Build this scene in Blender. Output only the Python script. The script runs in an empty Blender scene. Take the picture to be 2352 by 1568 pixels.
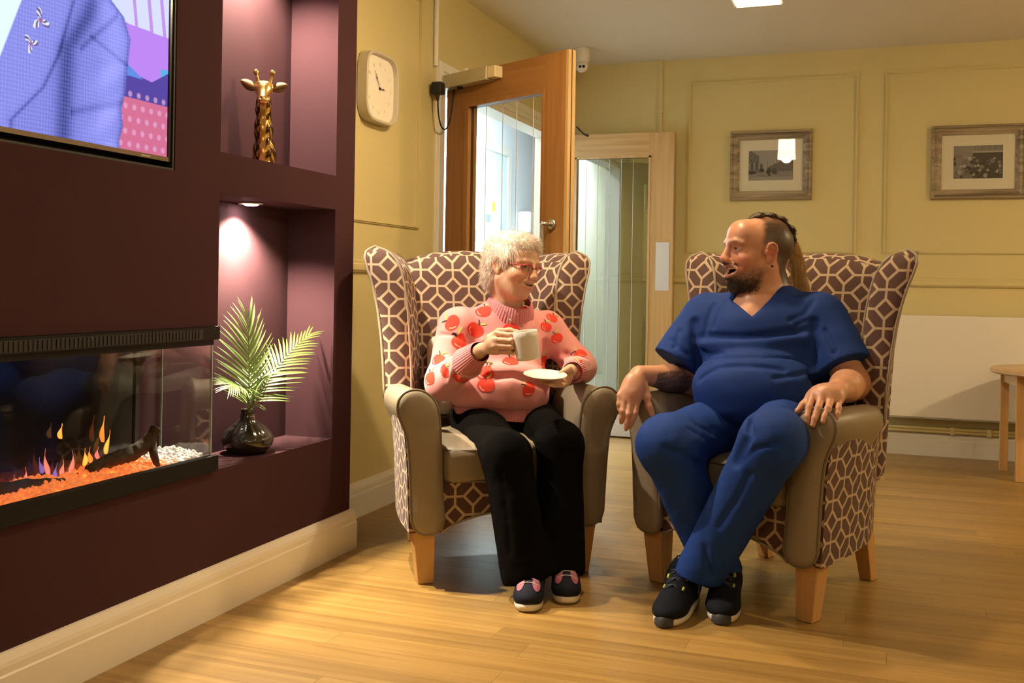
import bpy, bmesh, math, random
import numpy as np
from mathutils import Vector, Matrix
from mathutils.bvhtree import BVHTree
random.seed(7); RNG = np.random.default_rng(11)
S = bpy.context.scene
COL = S.collection
PI = math.pi

# ------------------------------------------------------------------ camera, world, exposure
cam_d = bpy.data.cameras.new('camera'); cam = bpy.data.objects.new('camera', cam_d); COL.objects.link(cam)
cam_d.sensor_width = 36.0; cam_d.lens = 36.0 * 2340.5 / 2352.0
cam_d.shift_y = -(784.0 - 652.6) / 2352.0
cam_d.clip_start = 0.05
_yaw, _roll = 0.346845, 0.0160606
_fwd = Vector((-math.sin(_yaw), math.cos(_yaw), 0)); _r = Vector((math.cos(_yaw), math.sin(_yaw), 0)); _u = Vector((0, 0, 1))
_r2 = _r * math.cos(_roll) + _u * math.sin(_roll); _u2 = _u * math.cos(_roll) - _r * math.sin(_roll)
cam.matrix_world = Matrix(((_r2.x, _u2.x, -_fwd.x, 0), (_r2.y, _u2.y, -_fwd.y, 0), (_r2.z, _u2.z, -_fwd.z, 1.0), (0, 0, 0, 1)))
S.camera = cam
w = bpy.data.worlds.new('world'); S.world = w; w.use_nodes = True
w.node_tree.nodes['Background'].inputs[0].default_value = (1.0, 0.8, 0.55, 1); w.node_tree.nodes['Background'].inputs[1].default_value = 0.05
S.view_settings.view_transform = 'Standard'; S.view_settings.look = 'None'; S.view_settings.gamma = 1.0
S.view_settings.use_curve_mapping = False
S.view_settings.exposure = 0.9
S.cycles.max_bounces = 6; S.cycles.diffuse_bounces = 3; S.cycles.glossy_bounces = 3; S.cycles.caustics_reflective = False; S.cycles.caustics_refractive = False
S.cycles.use_adaptive_sampling = True; S.cycles.adaptive_threshold = 0.10; S.cycles.adaptive_min_samples = 16; S.cycles.use_denoising = True; S.cycles.transparent_max_bounces = 10
S.cycles.sample_clamp_indirect = 4.0

WARM = (1.0, 0.74, 0.43)
# ------------------------------------------------------------------ helpers
def tag(o, label=None, cat=None, group=None, kind=None):
    if label: o['label'] = label
    if cat: o['category'] = cat
    if group: o['group'] = group
    if kind: o['kind'] = kind
    return o
def empty(name, loc=(0, 0, 0), rz=0.0):
    o = bpy.data.objects.new(name, None); COL.objects.link(o); o.location = loc; o.rotation_euler = (0, 0, rz)
    o.empty_display_size = 0.1
    return o
def mk(name, V, F, m=None, parent=None, smooth=False, uv=None, col=None, org=None):
    V = np.asarray(V, dtype=np.float64).reshape(-1, 3)
    if org is not None: V = V - np.asarray(org)
    me = bpy.data.meshes.new(name)
    if isinstance(F, np.ndarray) and F.ndim == 2:
        n, k = F.shape
        me.vertices.add(len(V)); me.vertices.foreach_set('co', V.astype(np.float32).ravel())
        me.loops.add(n * k); me.loops.foreach_set('vertex_index', F.astype(np.int32).ravel())
        me.polygons.add(n); me.polygons.foreach_set('loop_start', np.arange(0, n * k, k, dtype=np.int32))
        me.update(calc_edges=True); me.validate()
    else:
        me.from_pydata([tuple(v) for v in V], [], [tuple(int(i) for i in f) for f in F])
    if smooth: me.polygons.foreach_set('use_smooth', [True] * len(me.polygons))
    if uv is not None:
        ul = me.uv_layers.new(name='UVMap'); li = np.zeros(len(me.loops), np.int32); me.loops.foreach_get('vertex_index', li)
        ul.data.foreach_set('uv', np.asarray(uv, np.float32)[li].ravel())
    if col is not None:
        at = me.color_attributes.new('Col', 'FLOAT_COLOR', 'POINT')
        c = np.ones((len(V), 4), np.float32); c[:, :3] = col; at.data.foreach_set('color', c.ravel())
    if m is not None: me.materials.append(m)
    me.update()
    o = bpy.data.objects.new(name, me); COL.objects.link(o)
    if parent is not None: o.parent = parent
    if org is not None and parent is None: o.location = org
    return o
def boxuv(o, sc=1.0, off=(0, 0)):
    """box-projected UVs in metres"""
    me = o.data; ul = me.uv_layers.get('UVMap') or me.uv_layers.new(name='UVMap')
    for p in me.polygons:
        n = p.normal; a = max(range(3), key=lambda i: abs(n[i]))
        for li in p.loop_indices:
            c = me.vertices[me.loops[li].vertex_index].co
            u, v = ((c.y, c.z), (c.x, c.z), (c.x, c.y))[a]
            ul.data[li].uv = ((u + off[0]) * sc, (v + off[1]) * sc)
class MB:
    """collects simple solids into one mesh"""
    def __init__(s): s.V = []; s.F = []
    def add(s, V, F):
        b = len(s.V); s.V += [tuple(v) for v in V]; s.F += [tuple(i + b for i in f) for f in F]; return s
    def box(s, x0, x1, y0, y1, z0, z1):
        return s.add([(x0, y0, z0), (x1, y0, z0), (x1, y1, z0), (x0, y1, z0), (x0, y0, z1), (x1, y0, z1), (x1, y1, z1), (x0, y1, z1)],
                     [(0, 3, 2, 1), (4, 5, 6, 7), (0, 1, 5, 4), (1, 2, 6, 5), (2, 3, 7, 6), (3, 0, 4, 7)])
    def cyl(s, a, b, ra, rb=None, n=16):
        return s.tube([a, b], [ra, ra if rb is None else rb], n)
    def tube(s, pts, rad, n=8, closed=False, caps=True):
        pts = [Vector(p) for p in pts]; m = len(pts); rad = rad if hasattr(rad, '__len__') else [rad] * m
        V = []; up = None
        for i in range(m):
            t = (pts[(i + 1) % m] - pts[i - 1]) if closed else (pts[min(i + 1, m - 1)] - pts[max(i - 1, 0)])
            t = t.normalized() if t.length > 1e-9 else Vector((0, 0, 1))
            if up is None:
                up = Vector((0, 0, 1)) if abs(t.z) < 0.9 else Vector((1, 0, 0))
            s1 = t.cross(up); s1 = s1.normalized() if s1.length > 1e-6 else t.orthogonal().normalized()
            up = s1.cross(t).normalized()
            for k in range(n):
                a = 2 * PI * k / n
                V.append(pts[i] + (s1 * math.cos(a) + up * math.sin(a)) * rad[i])
        F = []
        for i in range(m if closed else m - 1):
            j = (i + 1) % m
            for k in range(n):
                l = (k + 1) % n
                F.append((i * n + k, i * n + l, j * n + l, j * n + k))
        if caps and not closed:
            F.append(tuple(range(n - 1, -1, -1))); F.append(tuple((m - 1) * n + k for k in range(n)))
        return s.add(V, F)
    def prism(s, prof, p0, ax_u, ax_v, ax_w, length):
        """profile (u,v) points extruded along ax_w"""
        p0 = Vector(p0); u, v, w_ = Vector(ax_u), Vector(ax_v), Vector(ax_w); n = len(prof)
        A = [p0 + u * a + v * b for a, b in prof]; B = [p + w_ * length for p in A]
        return s.add(A + B, [tuple(range(n))[::-1], tuple(range(n, 2 * n))] + [(i, (i + 1) % n, n + (i + 1) % n, n + i) for i in range(n)])
    def build(s, name, m, parent=None, smooth=False, bevel=0.0, org=None, sub=0, kind=None, auto=False):
        o = mk(name, s.V, s.F, m, parent, smooth, org=org)
        bm = bmesh.new(); bm.from_mesh(o.data); bmesh.ops.recalc_face_normals(bm, faces=bm.faces[:])
        if bevel: bmesh.ops.bevel(bm, geom=bm.edges[:], offset=bevel, segments=2, affect='EDGES', profile=0.5, clamp_overlap=True)
        bm.to_mesh(o.data); bm.free()
        if auto: o.data.set_sharp_from_angle(angle=math.radians(35)) if smooth else None
        if kind: o['kind'] = kind
        return o
def lathe(prof, n=32, cap=False):
    V = []; F = []
    for r, z in prof:
        for k in range(n):
            a = 2 * PI * k / n; V.append((r * math.cos(a), r * math.sin(a), z))
    m = len(prof)
    for i in range(m - 1):
        for k in range(n):
            l = (k + 1) % n; F.append((i * n + k, i * n + l, (i + 1) * n + l, (i + 1) * n + k))
    if cap: F.append(tuple(range(n))[::-1]); F.append(tuple((m - 1) * n + k for k in range(n)))
    return V, F
def rbox(hx, hy, hz, r, n=8, warp=None):
    """rounded cuboid, half sizes, radius r, n divisions per face; warp(V)->V"""
    V = []; F = []; idx = {}
    def vid(p):
        k = tuple(round(c, 5) for c in p)
        if k not in idx: idx[k] = len(V); V.append(k)
        return idx[k]
    g = np.linspace(-1, 1, n + 1)
    for ax in range(3):
        for sg in (-1, 1):
            for i in range(n):
                for j in range(n):
                    q = []
                    for a, b in ((i, j), (i + 1, j), (i + 1, j + 1), (i, j + 1)):
                        p = [0, 0, 0]; p[ax] = sg; p[(ax + 1) % 3] = g[a]; p[(ax + 2) % 3] = g[b]; q.append(vid(p))
                    F.append(tuple(q if sg > 0 else q[::-1]))
    P_ = np.array(V, float); h = np.array([hx, hy, hz]); 
    P_ = np.sign(P_) * np.abs(P_) ** 0.8 * h
    inner = np.clip(P_, -(h - r), h - r); d = P_ - inner; l = np.linalg.norm(d, axis=1, keepdims=True)
    out = np.where(l > 1e-9, inner + d / np.maximum(l, 1e-9) * r, P_)
    if warp: out = warp(out)
    return out, F

# ------------------------------------------------------------------ materials
MATS = {}
def _new(name):
    m = bpy.data.materials.new(name); m.use_nodes = True; nt = m.node_tree
    return m, nt, nt.nodes['Principled BSDF']
def N(nt, t, **kw):
    n = nt.nodes.new(t)
    for k, v in kw.items():
        if isinstance(k, str) and k.startswith('i'): n.inputs[int(k[1:])].default_value = v
        else: setattr(n, k, v)
    return n
def M_(nt, op, a, b=None, c=None):
    n = nt.nodes.new('ShaderNodeMath'); n.operation = op
    for i, v in enumerate((a, b, c)):
        if v is None: continue
        if isinstance(v, (int, float)): n.inputs[i].default_value = v
        else: nt.links.new(v, n.inputs[i])
    return n.outputs[0]
def mat(name, c, rough=0.6, metal=0.0, var=0.0, vscale=8.0, bump=0.0, bscale=60.0, spec=0.5, coat=0.0, sheen=0.0, sss=0.0, emit=None, estr=0.0, stretch=(1, 1, 1), attr=False):
    if name in MATS: return MATS[name]
    m, nt, p = _new(name); MATS[name] = m; L = nt.links.new
    p.inputs['Roughness'].default_value = rough; p.inputs['Metallic'].default_value = metal
    p.inputs['Specular IOR Level'].default_value = spec
    if coat: p.inputs['Coat Weight'].default_value = coat; p.inputs['Coat Roughness'].default_value = 0.12
    if sheen: p.inputs['Sheen Weight'].default_value = sheen; p.inputs['Sheen Roughness'].default_value = 0.5
    if sss: p.inputs['Subsurface Weight'].default_value = sss; p.inputs['Subsurface Radius'].default_value = (0.012, 0.005, 0.003); p.inputs['Subsurface Scale'].default_value = 1.0
    if emit: p.inputs['Emission Color'].default_value = (*emit, 1); p.inputs['Emission Strength'].default_value = estr
    tc = N(nt, 'ShaderNodeTexCoord'); mp = N(nt, 'ShaderNodeMapping'); L(tc.outputs['Object'], mp.inputs[0]); mp.inputs['Scale'].default_value = stretch
    src = None
    if attr:
        a = N(nt, 'ShaderNodeAttribute', attribute_name='Col'); src = a.outputs['Color']
    if var:
        no = N(nt, 'ShaderNodeTexNoise'); no.inputs['Scale'].default_value = vscale; no.inputs['Detail'].default_value = 4; L(mp.outputs[0], no.inputs['Vector'])
        hv = N(nt, 'ShaderNodeHueSaturation'); hv.inputs['Color'].default_value = (*c, 1)
        if src: L(src, hv.inputs['Color'])
        L(M_(nt, 'ADD', M_(nt, 'MULTIPLY', M_(nt, 'SUBTRACT', no.outputs['Fac'], 0.5), 2 * var), 1.0), hv.inputs['Value']); src = hv.outputs[0]
    if src: L(src, p.inputs['Base Color'])
    else: p.inputs['Base Color'].default_value = (*c, 1)
    if bump:
        no = N(nt, 'ShaderNodeTexNoise'); no.inputs['Scale'].default_value = bscale; no.inputs['Detail'].default_value = 3; L(mp.outputs[0], no.inputs['Vector'])
        b = N(nt, 'ShaderNodeBump'); b.inputs['Strength'].default_value = bump; b.inputs['Distance'].default_value = 0.004; L(no.outputs['Fac'], b.inputs['Height']); L(b.outputs[0], p.inputs['Normal'])
    return m
def mat_wood(name, c1, c2, axis='z', rough=0.45, scale=1.0, rand=0.0, coat=0.0):
    """grain running along the local axis; rand = tone change from object to object"""
    if name in MATS: return MATS[name]
    m, nt, p = _new(name); MATS[name] = m; L = nt.links.new
    tc = N(nt, 'ShaderNodeTexCoord'); mp = N(nt, 'ShaderNodeMapping'); oi = N(nt, 'ShaderNodeObjectInfo')
    st = {'x': (1.2, 34, 34), 'y': (34, 1.2, 34), 'z': (34, 34, 1.2)}[axis]
    mp.inputs['Scale'].default_value = tuple(a * scale for a in st); L(tc.outputs['Object'], mp.inputs[0])
    cmb = N(nt, 'ShaderNodeCombineXYZ'); 
    for i, k in enumerate((37.0, 91.0, 53.0)): L(M_(nt, 'MULTIPLY', oi.outputs['Random'], k), cmb.inputs[i])
    L(cmb.outputs[0], mp.inputs['Location'])
    no = N(nt, 'ShaderNodeTexNoise'); no.inputs['Scale'].default_value = 1.0; no.inputs['Detail'].default_value = 6; no.inputs['Distortion'].default_value = 0.6; L(mp.outputs[0], no.inputs['Vector'])
    cr = N(nt, 'ShaderNodeValToRGB'); L(no.outputs['Fac'], cr.inputs[0])
    cr.color_ramp.elements[0].position = 0.3; cr.color_ramp.elements[0].color = (*c1, 1)
    cr.color_ramp.elements[1].position = 0.7; cr.color_ramp.elements[1].color = (*c2, 1)
    out = cr.outputs[0]
    if rand:
        hv = N(nt, 'ShaderNodeHueSaturation'); L(out, hv.inputs['Color'])
        L(M_(nt, 'ADD', M_(nt, 'MULTIPLY', M_(nt, 'SUBTRACT', oi.outputs['Random'], 0.5), 2 * rand), 1.0), hv.inputs['Value']); out = hv.outputs[0]
    L(out, p.inputs['Base Color']); p.inputs['Roughness'].default_value = rough
    if coat: p.inputs['Coat Weight'].default_value = coat; p.inputs['Coat Roughness'].default_value = 0.25
    return m
def mat_emit(name, c, s):
    if name in MATS: return MATS[name]
    m = bpy.data.materials.new(name); m.use_nodes = True; nt = m.node_tree; nt.nodes.clear(); MATS[name] = m
    e = N(nt, 'ShaderNodeEmission'); e.inputs[0].default_value = (*c, 1); e.inputs[1].default_value = s
    o = N(nt, 'ShaderNodeOutputMaterial'); nt.links.new(e.outputs[0], o.inputs[0]); return m
def mat_emit_attr(name, s):
    m = bpy.data.materials.new(name); m.use_nodes = True; nt = m.node_tree; nt.nodes.clear(); MATS[name] = m
    a = N(nt, 'ShaderNodeAttribute', attribute_name='Col'); e = N(nt, 'ShaderNodeEmission'); e.inputs[1].default_value = s
    o = N(nt, 'ShaderNodeOutputMaterial'); nt.links.new(a.outputs['Color'], e.inputs[0]); nt.links.new(e.outputs[0], o.inputs[0]); return m
def mat_glass(name, tint=(1, 1, 1), ior=1.45, boost=1.0, rough=0.0):
    """thin pane: clear with mirror-like reflection growing at glancing angles"""
    if name in MATS: return MATS[name]
    m = bpy.data.materials.new(name); m.use_nodes = True; nt = m.node_tree; nt.nodes.clear(); MATS[name] = m; L = nt.links.new
    lw = N(nt, 'ShaderNodeLayerWeight'); lw.inputs[0].default_value = 0.5; f0 = ((ior - 1) / (ior + 1)) ** 2
    frs = M_(nt, 'ADD', M_(nt, 'MULTIPLY', M_(nt, 'POWER', lw.outputs['Facing'], 5.0), 1 - f0), f0)
    t = N(nt, 'ShaderNodeBsdfTransparent'); t.inputs[0].default_value = (*tint, 1)
    g = N(nt, 'ShaderNodeBsdfGlossy'); g.inputs['Roughness'].default_value = rough
    mx = N(nt, 'ShaderNodeMixShader'); L(M_(nt, 'MINIMUM', M_(nt, 'MULTIPLY', frs, boost), 1.0), mx.inputs[0]); L(t.outputs[0], mx.inputs[1]); L(g.outputs[0], mx.inputs[2])
    o = N(nt, 'ShaderNodeOutputMaterial'); L(mx.outputs[0], o.inputs[0]); return m
def mat_lattice(name, line, ground, a=0.062, d=0.52, w_=0.085):
    """upholstery print: diamonds joined by crosses, drawn from UVs in metres"""
    m, nt, p = _new(name); MATS[name] = m; L = nt.links.new
    uv = N(nt, 'ShaderNodeUVMap'); sp = N(nt, 'ShaderNodeSeparateXYZ'); L(uv.outputs[0], sp.inputs[0])
    px = M_(nt, 'DIVIDE', sp.outputs[0], a); py = M_(nt, 'DIVIDE', sp.outputs[1], a)
    def fold(v): return M_(nt, 'ABSOLUTE', M_(nt, 'SUBTRACT', M_(nt, 'FLOORED_MODULO', v, 2.0), 1.0))
    s = fold(M_(nt, 'ADD', px, py)); t = fold(M_(nt, 'SUBTRACT', px, py))
    mxm = M_(nt, 'MAXIMUM', s, t)
    ring = M_(nt, 'LESS_THAN', M_(nt, 'ABSOLUTE', M_(nt, 'SUBTRACT', mxm, d)), w_)
    arm = M_(nt, 'MULTIPLY', M_(nt, 'LESS_THAN', M_(nt, 'ABSOLUTE', M_(nt, 'SUBTRACT', s, t)), w_ * 1.25), M_(nt, 'GREATER_THAN', mxm, d))
    f = M_(nt, 'MAXIMUM', ring, arm)
    tc = N(nt, 'ShaderNodeTexCoord'); no = N(nt, 'ShaderNodeTexNoise'); no.inputs['Scale'].default_value = 220; L(tc.outputs['Object'], no.inputs[0])
    hv = N(nt, 'ShaderNodeHueSaturation'); hv.inputs['Color'].default_value = (*ground, 1)
    L(M_(nt, 'ADD', M_(nt, 'MULTIPLY', no.outputs['Fac'], 0.7), 0.65), hv.inputs['Value'])
    mx = N(nt, 'ShaderNodeMix', data_type='RGBA'); L(f, mx.inputs[0]); L(hv.outputs[0], mx.inputs[6]); mx.inputs[7].default_value = (*line, 1)
    L(mx.outputs[2], p.inputs['Base Color']); p.inputs['Roughness'].default_value = 0.8
    p.inputs['Sheen Weight'].default_value = 0.08
    b = N(nt, 'ShaderNodeBump'); b.inputs['Strength'].default_value = 0.25; b.inputs['Distance'].default_value = 0.002; L(f, b.inputs['Height']); L(b.outputs[0], p.inputs['Normal'])
    return m

# ------------------------------------------------------------------ palette
WALL = mat('wall_paint_cream', (0.62, 0.535, 0.265), 0.75, var=0.03, vscale=3, bump=0.06, bscale=400)
CEIL = mat('ceiling_paint', (0.76, 0.715, 0.60), 0.85, var=0.02, vscale=2)
WHITE = mat('white_gloss_paint', (0.78, 0.75, 0.68), 0.35)
PLUM = mat('plum_paint', (0.050, 0.0205, 0.026), 0.9, var=0.05, vscale=3, spec=0.12)
BLACK = mat('black_gloss', (0.006, 0.006, 0.007), 0.25)
BLACKM = mat('black_matt', (0.012, 0.011, 0.012), 0.6)
OAK = mat_wood('oak_door', (0.28, 0.125, 0.034), (0.38, 0.18, 0.052), 'z', 0.45)
OAKX = mat_wood('oak_door_rail', (0.28, 0.125, 0.034), (0.38, 0.18, 0.052), 'x', 0.45)
OAKL = mat_wood('oak_pale', (0.46, 0.29, 0.12), (0.60, 0.41, 0.19), 'z', 0.4)
OAKLX = mat_wood('oak_pale_rail', (0.46, 0.29, 0.12), (0.60, 0.41, 0.19), 'x', 0.4)
FLOORM = mat_wood('floor_plank_oak', (0.235, 0.132, 0.034), (0.365, 0.222, 0.066), 'x', 0.34, rand=0.13)
STEEL = mat('brushed_steel', (0.62, 0.60, 0.56), 0.3, 1.0)
ALU = mat('satin_aluminium', (0.62, 0.63, 0.66), 0.45, 0.6)
GLASS = mat_glass('clear_glass', (0.96, 0.98, 0.97), 1.5, 1.6)

# ------------------------------------------------------------------ floor
fl = MB().box(-2.2, 4.0, -3.0, 6.8, -0.10, -0.004).build('floor', mat('floor_screed', (0.10, 0.06, 0.03), 0.8)); tag(fl, kind='structure')
fl['label'] = 'oak plank floor of narrow strips across the whole room'
PW, PL = 0.105, 1.05
pm = None; stuff = MB(); nplank = 0; row = 0; y = -2.98
while y < 6.7 - 0.01:
    y1 = min(y + PW, 6.70); off = ((row * 0.37 + 0.13 * (row % 3)) % 1.0) * PL; x = -2.09 - off
    while x < 3.9:
        x0, x1 = max(x, -2.09), min(x + PL, 3.9)
        if x1 - x0 > 0.02:
            vis = y > 1.75 and x0 < -0.05 + 0.42 * y - 0.5 and y1 - y > PW - 1e-6 and nplank < 300
            full = abs((x1 - x0) - PL) < 1e-6
            if vis:
                if full and pm is not None:
                    o = bpy.data.objects.new('plank', pm); COL.objects.link(o)
                else:
                    o = MB().box(-(x1 - x0) / 2 + .0003, (x1 - x0) / 2 - .0003, -PW / 2 + .0003, PW / 2 - .0003, -0.004, 0.0).build('plank', FLOORM)
                    if full: pm = o.data
                o.location = ((x0 + x1) / 2, y + PW / 2, 0); o.parent = fl; nplank += 1
            else:
                stuff.box(x0 + .0003, x1 - .0003, y + .0003, y1 - .0003, -0.004, 0.0)
        x += PL
    y = y1; row += 1
o = stuff.build('plank_field', FLOORM, fl); o['kind'] = 'stuff'

# ------------------------------------------------------------------ shell
tag(MB().box(-2.2, 4.0, -3.0, 6.8, 2.5, 2.6).build('ceiling', CEIL), 'plain off-white ceiling over the lounge', kind='structure')
WX = -2.09; D0, D1, DH = 4.70, 6.56, 2.03
wl = MB().box(WX - .10, WX, -3.0, D0, 0, 2.5).box(WX - .10, WX, D1, 6.8, 0, 2.5).box(WX - .10, WX, D0, D1, DH, 2.5).build('wall_left', WALL); tag(wl, 'cream painted wall with the clock and the double doorway', kind='structure')
wb = MB().box(WX - .10, 4.0, 6.70, 6.80, 0, 2.5).build('wall_back', WALL); tag(wb, 'cream panelled back wall behind the armchairs', kind='structure')
tag(MB().box(3.9, 4.0, -3.0, 6.70, 0, 2.5).build('wall_right', WALL), 'cream wall at the right of the room', kind='structure')
tag(MB().box(-2.09, 3.9, -3.0, -2.9, 0, 2.5).build('wall_front', WALL), 'cream wall behind the camera', kind='structure')

SK = [(0, 0), (.022, 0), (.022, .098), (.0185, .102), (.0185, .118), (.016, .128), (.010, .138), (.006, .146), (0, .148)]
def skirt(name, p, out, along, length, label):
    return tag(MB().prism(SK, p, out, (0, 0, 1), along, length).build(name, WHITE), label, kind='structure')
skirt('baseboard_left', (WX, 3.40, 0), (1, 0, 0), (0, 1, 0), 4.62 - 3.40, 'white moulded skirting below the clock wall')
skirt('baseboard_back', (-2.09, 6.70, 0), (0, -1, 0), (1, 0, 0), 5.99, 'white skirting along the back wall under the radiator')
skirt('baseboard_right', (3.9, -2.9, 0), (-1, 0, 0), (0, 1, 0), 9.55, 'white skirting along the right wall')
skirt('baseboard_breast', (-1.86, -1.0, 0), (1, 0, 0), (0, 1, 0), 3.391 + 1.0 + .022, 'tall white moulded skirting below the plum chimney breast')

# dado rails and panel mouldings
DR = [(0, 0), (.010, 0), (.020, .012), (.020, .034), (.010, .040), (.012, .050), (0, .055)]
n_trim = [0]
def trim(mb, label, m=WALL, bevel=0.0):
    n_trim[0] += 1
    return tag(mb.build('trim_%d' % n_trim[0], m, bevel=bevel), label, kind='structure')
trim(MB().prism(DR, (WX, 3.40, 1.04), (1, 0, 0), (0, 0, 1), (0, 1, 0), 4.62 - 3.40), 'cream dado rail below the clock')
trim(MB().prism(DR, (-2.09, 6.70, 1.025), (0, -1, 0), (0, 0, 1), (1, 0, 0), 5.99), 'cream dado rail running along the back wall')
def panel(axis, c, a0, a1, z0, z1, label):
    mb = MB(); q = .020
    for ins, pr in ((0, .007), (.006, .012)):
        for (u0, u1, v0, v1) in ((a0 + ins, a1 - ins, z0 + ins, z0 + q - ins), (a0 + ins, a1 - ins, z1 - q + ins, z1 - ins), (a0 + ins, a0 + q - ins, z0 + q - ins, z1 - q + ins), (a1 - q + ins, a1 - ins, z0 + q - ins, z1 - q + ins)):
            if axis == 'y': mb.box(u0, u1, c - pr, c - .0002 - (.0065 if ins else 0), v0, v1)
            else: mb.box(c + .0002 + (.0065 if ins else 0), c + pr, u0, u1, v0, v1)
    return trim(mb, label)
panel('y', 6.70, -1.205, -.142, 1.225, 2.345, 'cream panel moulding around the first framed picture')
panel('y', 6.70, .008, 1.075, 1.225, 2.352, 'cream panel moulding around the second framed picture')
panel('y', 6.70, 1.22, 2.3, 1.225, 2.352, 'cream panel moulding past the second framed picture')
panel('x', WX, 3.42, 4.44, 1.255, 2.36, 'cream panel moulding behind the clock')
# surface conduits
trim(MB().cyl((WX + .012, 4.592, 2.07), (WX + .012, 4.592, 2.5), .012, n=10), 'thin white conduit rising above the doorway architrave', WHITE)
trim(MB().box(-1.402, -1.378, 6.688, 6.70, 2.0, 2.5).box(-1.41, -1.37, 6.684, 6.70, 2.15, 2.17), 'narrow cream conduit running down the back wall', WALL)

# ------------------------------------------------------------------ chimney breast with openings
BX, BY1 = -1.86, 3.391
holes = {'tv': (.92, 2.358, 1.302, 2.11, .11), 'niche_upper': (2.565, 3.252, 1.382, 2.22, .195), 'niche_lower': (2.565, 3.252, .431, 1.26, .195), 'fire': (.92, 2.565, .431, .862, .20)}
ys = sorted({-1.0, BY1} | {h[0] for h in holes.values()} | {h[1] for h in holes.values()})
zs = sorted({0.0, 2.5} | {h[2] for h in holes.values()} | {h[3] for h in holes.values()})
mb = MB()
for i in range(len(ys) - 1):
    run = None
    for j in range(len(zs) - 1):
        yc, zc = (ys[i] + ys[i + 1]) / 2, (zs[j] + zs[j + 1]) / 2
        dep = [h[4] for h in holes.values() if h[0] < yc < h[1] and h[2] < zc < h[3]]
        x1 = BX - (dep[0] if dep else 0)
        mb.box(WX, x1, ys[i], ys[i + 1], zs[j], zs[j + 1])
br = mb.build('wall_breast', PLUM); tag(br, 'dark plum chimney breast with two lit niches, fire and television recess', kind='structure')

# ------------------------------------------------------------------ doorway frame and double doors
fr = MB().box(WX - .12, WX + .004, D0, D0 + .035, 0, DH - .035).box(WX - .12, WX + .004, D1 - .035, D1, 0, DH - .035).box(WX - .12, WX + .004, D0, D1, DH - .035, DH)
for s0, s1 in ((D0 - .075, D0), (D1, D1 + .075)): fr.box(WX, WX + .016, s0, s1, 0, DH).box(WX + .016, WX + .022, s0 + .012, s1 - .03, 0, DH + .03)
fr.box(WX, WX + .016, D0 - .075, D1 + .075, DH, DH + .075).box(WX + .016, WX + .022, D0 - .063, D1 + .063, DH + .03, DH + .063)
trim(fr, 'white architrave and lining of the double doorway', WHITE)

ang1 = math.atan2(4.32 - 4.74, -1.295 + 2.06)
d1 = empty('door_1', (-2.06, 4.74, 0), ang1); tag(d1, 'open oak door with tall glazed panel and steel pull handle', kind='structure')
TW, HT = .022, 2.04
Wd = .873
gx0, gx1, gz0, gz1 = .180, .708, .26, 1.868
MB().box(0, gx0 - .032, -TW, TW, .008, HT).build('stile', OAK, d1)
MB().box(gx1 + .012, Wd - .016, -TW, TW, .008, HT).build('stile', OAK, d1)
MB().box(gx0 - .032, gx1 + .012, -TW, TW, gz1 + .016, HT).build('top_rail', OAKX, d1)
MB().box(gx0 - .032, gx1 + .012, -TW, TW, .008, gz0 - .02).build('bottom_rail', OAKX, d1)
e = MB().box(Wd - .016, Wd, -TW, -.004, .008, HT).box(Wd - .016, Wd, .004, TW, .008, HT).build('edge_strip', OAKL, d1)
MB().box(Wd - .016, Wd - .004, -.004, .004, .01, HT - .002).build('smoke_seal', BLACKM, d1)
bd = MB()
for s in (-1, 1):
    yy = (-TW - .006, -TW + .014) if s < 0 else (TW - .014, TW + .006)
    bd.box(gx0 - .034, gx0, *yy, gz0 - .02, gz1 + .018).box(gx1, gx1 + .014, *yy, gz0 - .02, gz1 + .018)
    bd.box(gx0, gx1, *yy, gz1, gz1 + .018).box(gx0, gx1, *yy, gz0 - .02, gz0)
bd.build('glazing_bead', OAK, d1)
MB().box(gx0, gx1, -.003, .003, gz0, gz1).build('glass_pane', GLASS, d1)
ETCH = mat('etched_line', (0.75, 0.77, 0.78), 0.6)
for xx in (.290, .413, .513, .628): MB().box(xx - .0018, xx + .0018, -.0042, -.0030, gz0, gz1 - .004).build('etched_line', ETCH, d1)
# pull handle
hz = 1.271
h = MB().tube([(.783, -TW, hz), (.783, -TW - .035, hz), (.781, -TW - .046, hz), (.776, -TW - .050, hz), (.772, -TW - .050, hz - .006), (.771, -TW - .050, hz - .02), (.771, -TW - .050, hz - .40), (.774, -TW - .050, hz - .415), (.783, -TW - .035, hz - .42), (.783, -TW, hz - .42)], .0105, 10).build('pull_handle', STEEL, d1, True)
for zz in (hz, hz - .42):
    V, F = lathe([(0, 0), (.026, 0), (.026, .007), (.021, .010), (0, .010)], 24); o = mk('rose', [(.783 + a, -TW - c, zz + b) for a, b, c in V], F, STEEL, h, True)
# closer
CLM = mat('closer_champagne', (0.55, 0.50, 0.38), 0.4, 0.35)
cl = MB().box(.008, .372, -TW - .058, -TW, 1.968, 2.034).build('door_closer', CLM, d1, bevel=.003)
MB().box(.372, .428, -TW - .050, -TW, 1.975, 2.030).build('closer_cap', mat('closer_cap_cream', (0.80, 0.68, 0.42), 0.4), cl, bevel=.004)
MB().box(.165, .185, -TW - .04, -TW - .02, 2.034, 2.052).cyl((.19, -TW - .03, 2.034), (.19, -TW - .03, 2.050), .008).build('closer_spindle', WHITE, cl)
MB().cyl((.14, -TW - .03, 1.958), (.14, -TW - .03, 1.968), .014).build('closer_screw', BLACKM, cl)

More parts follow.
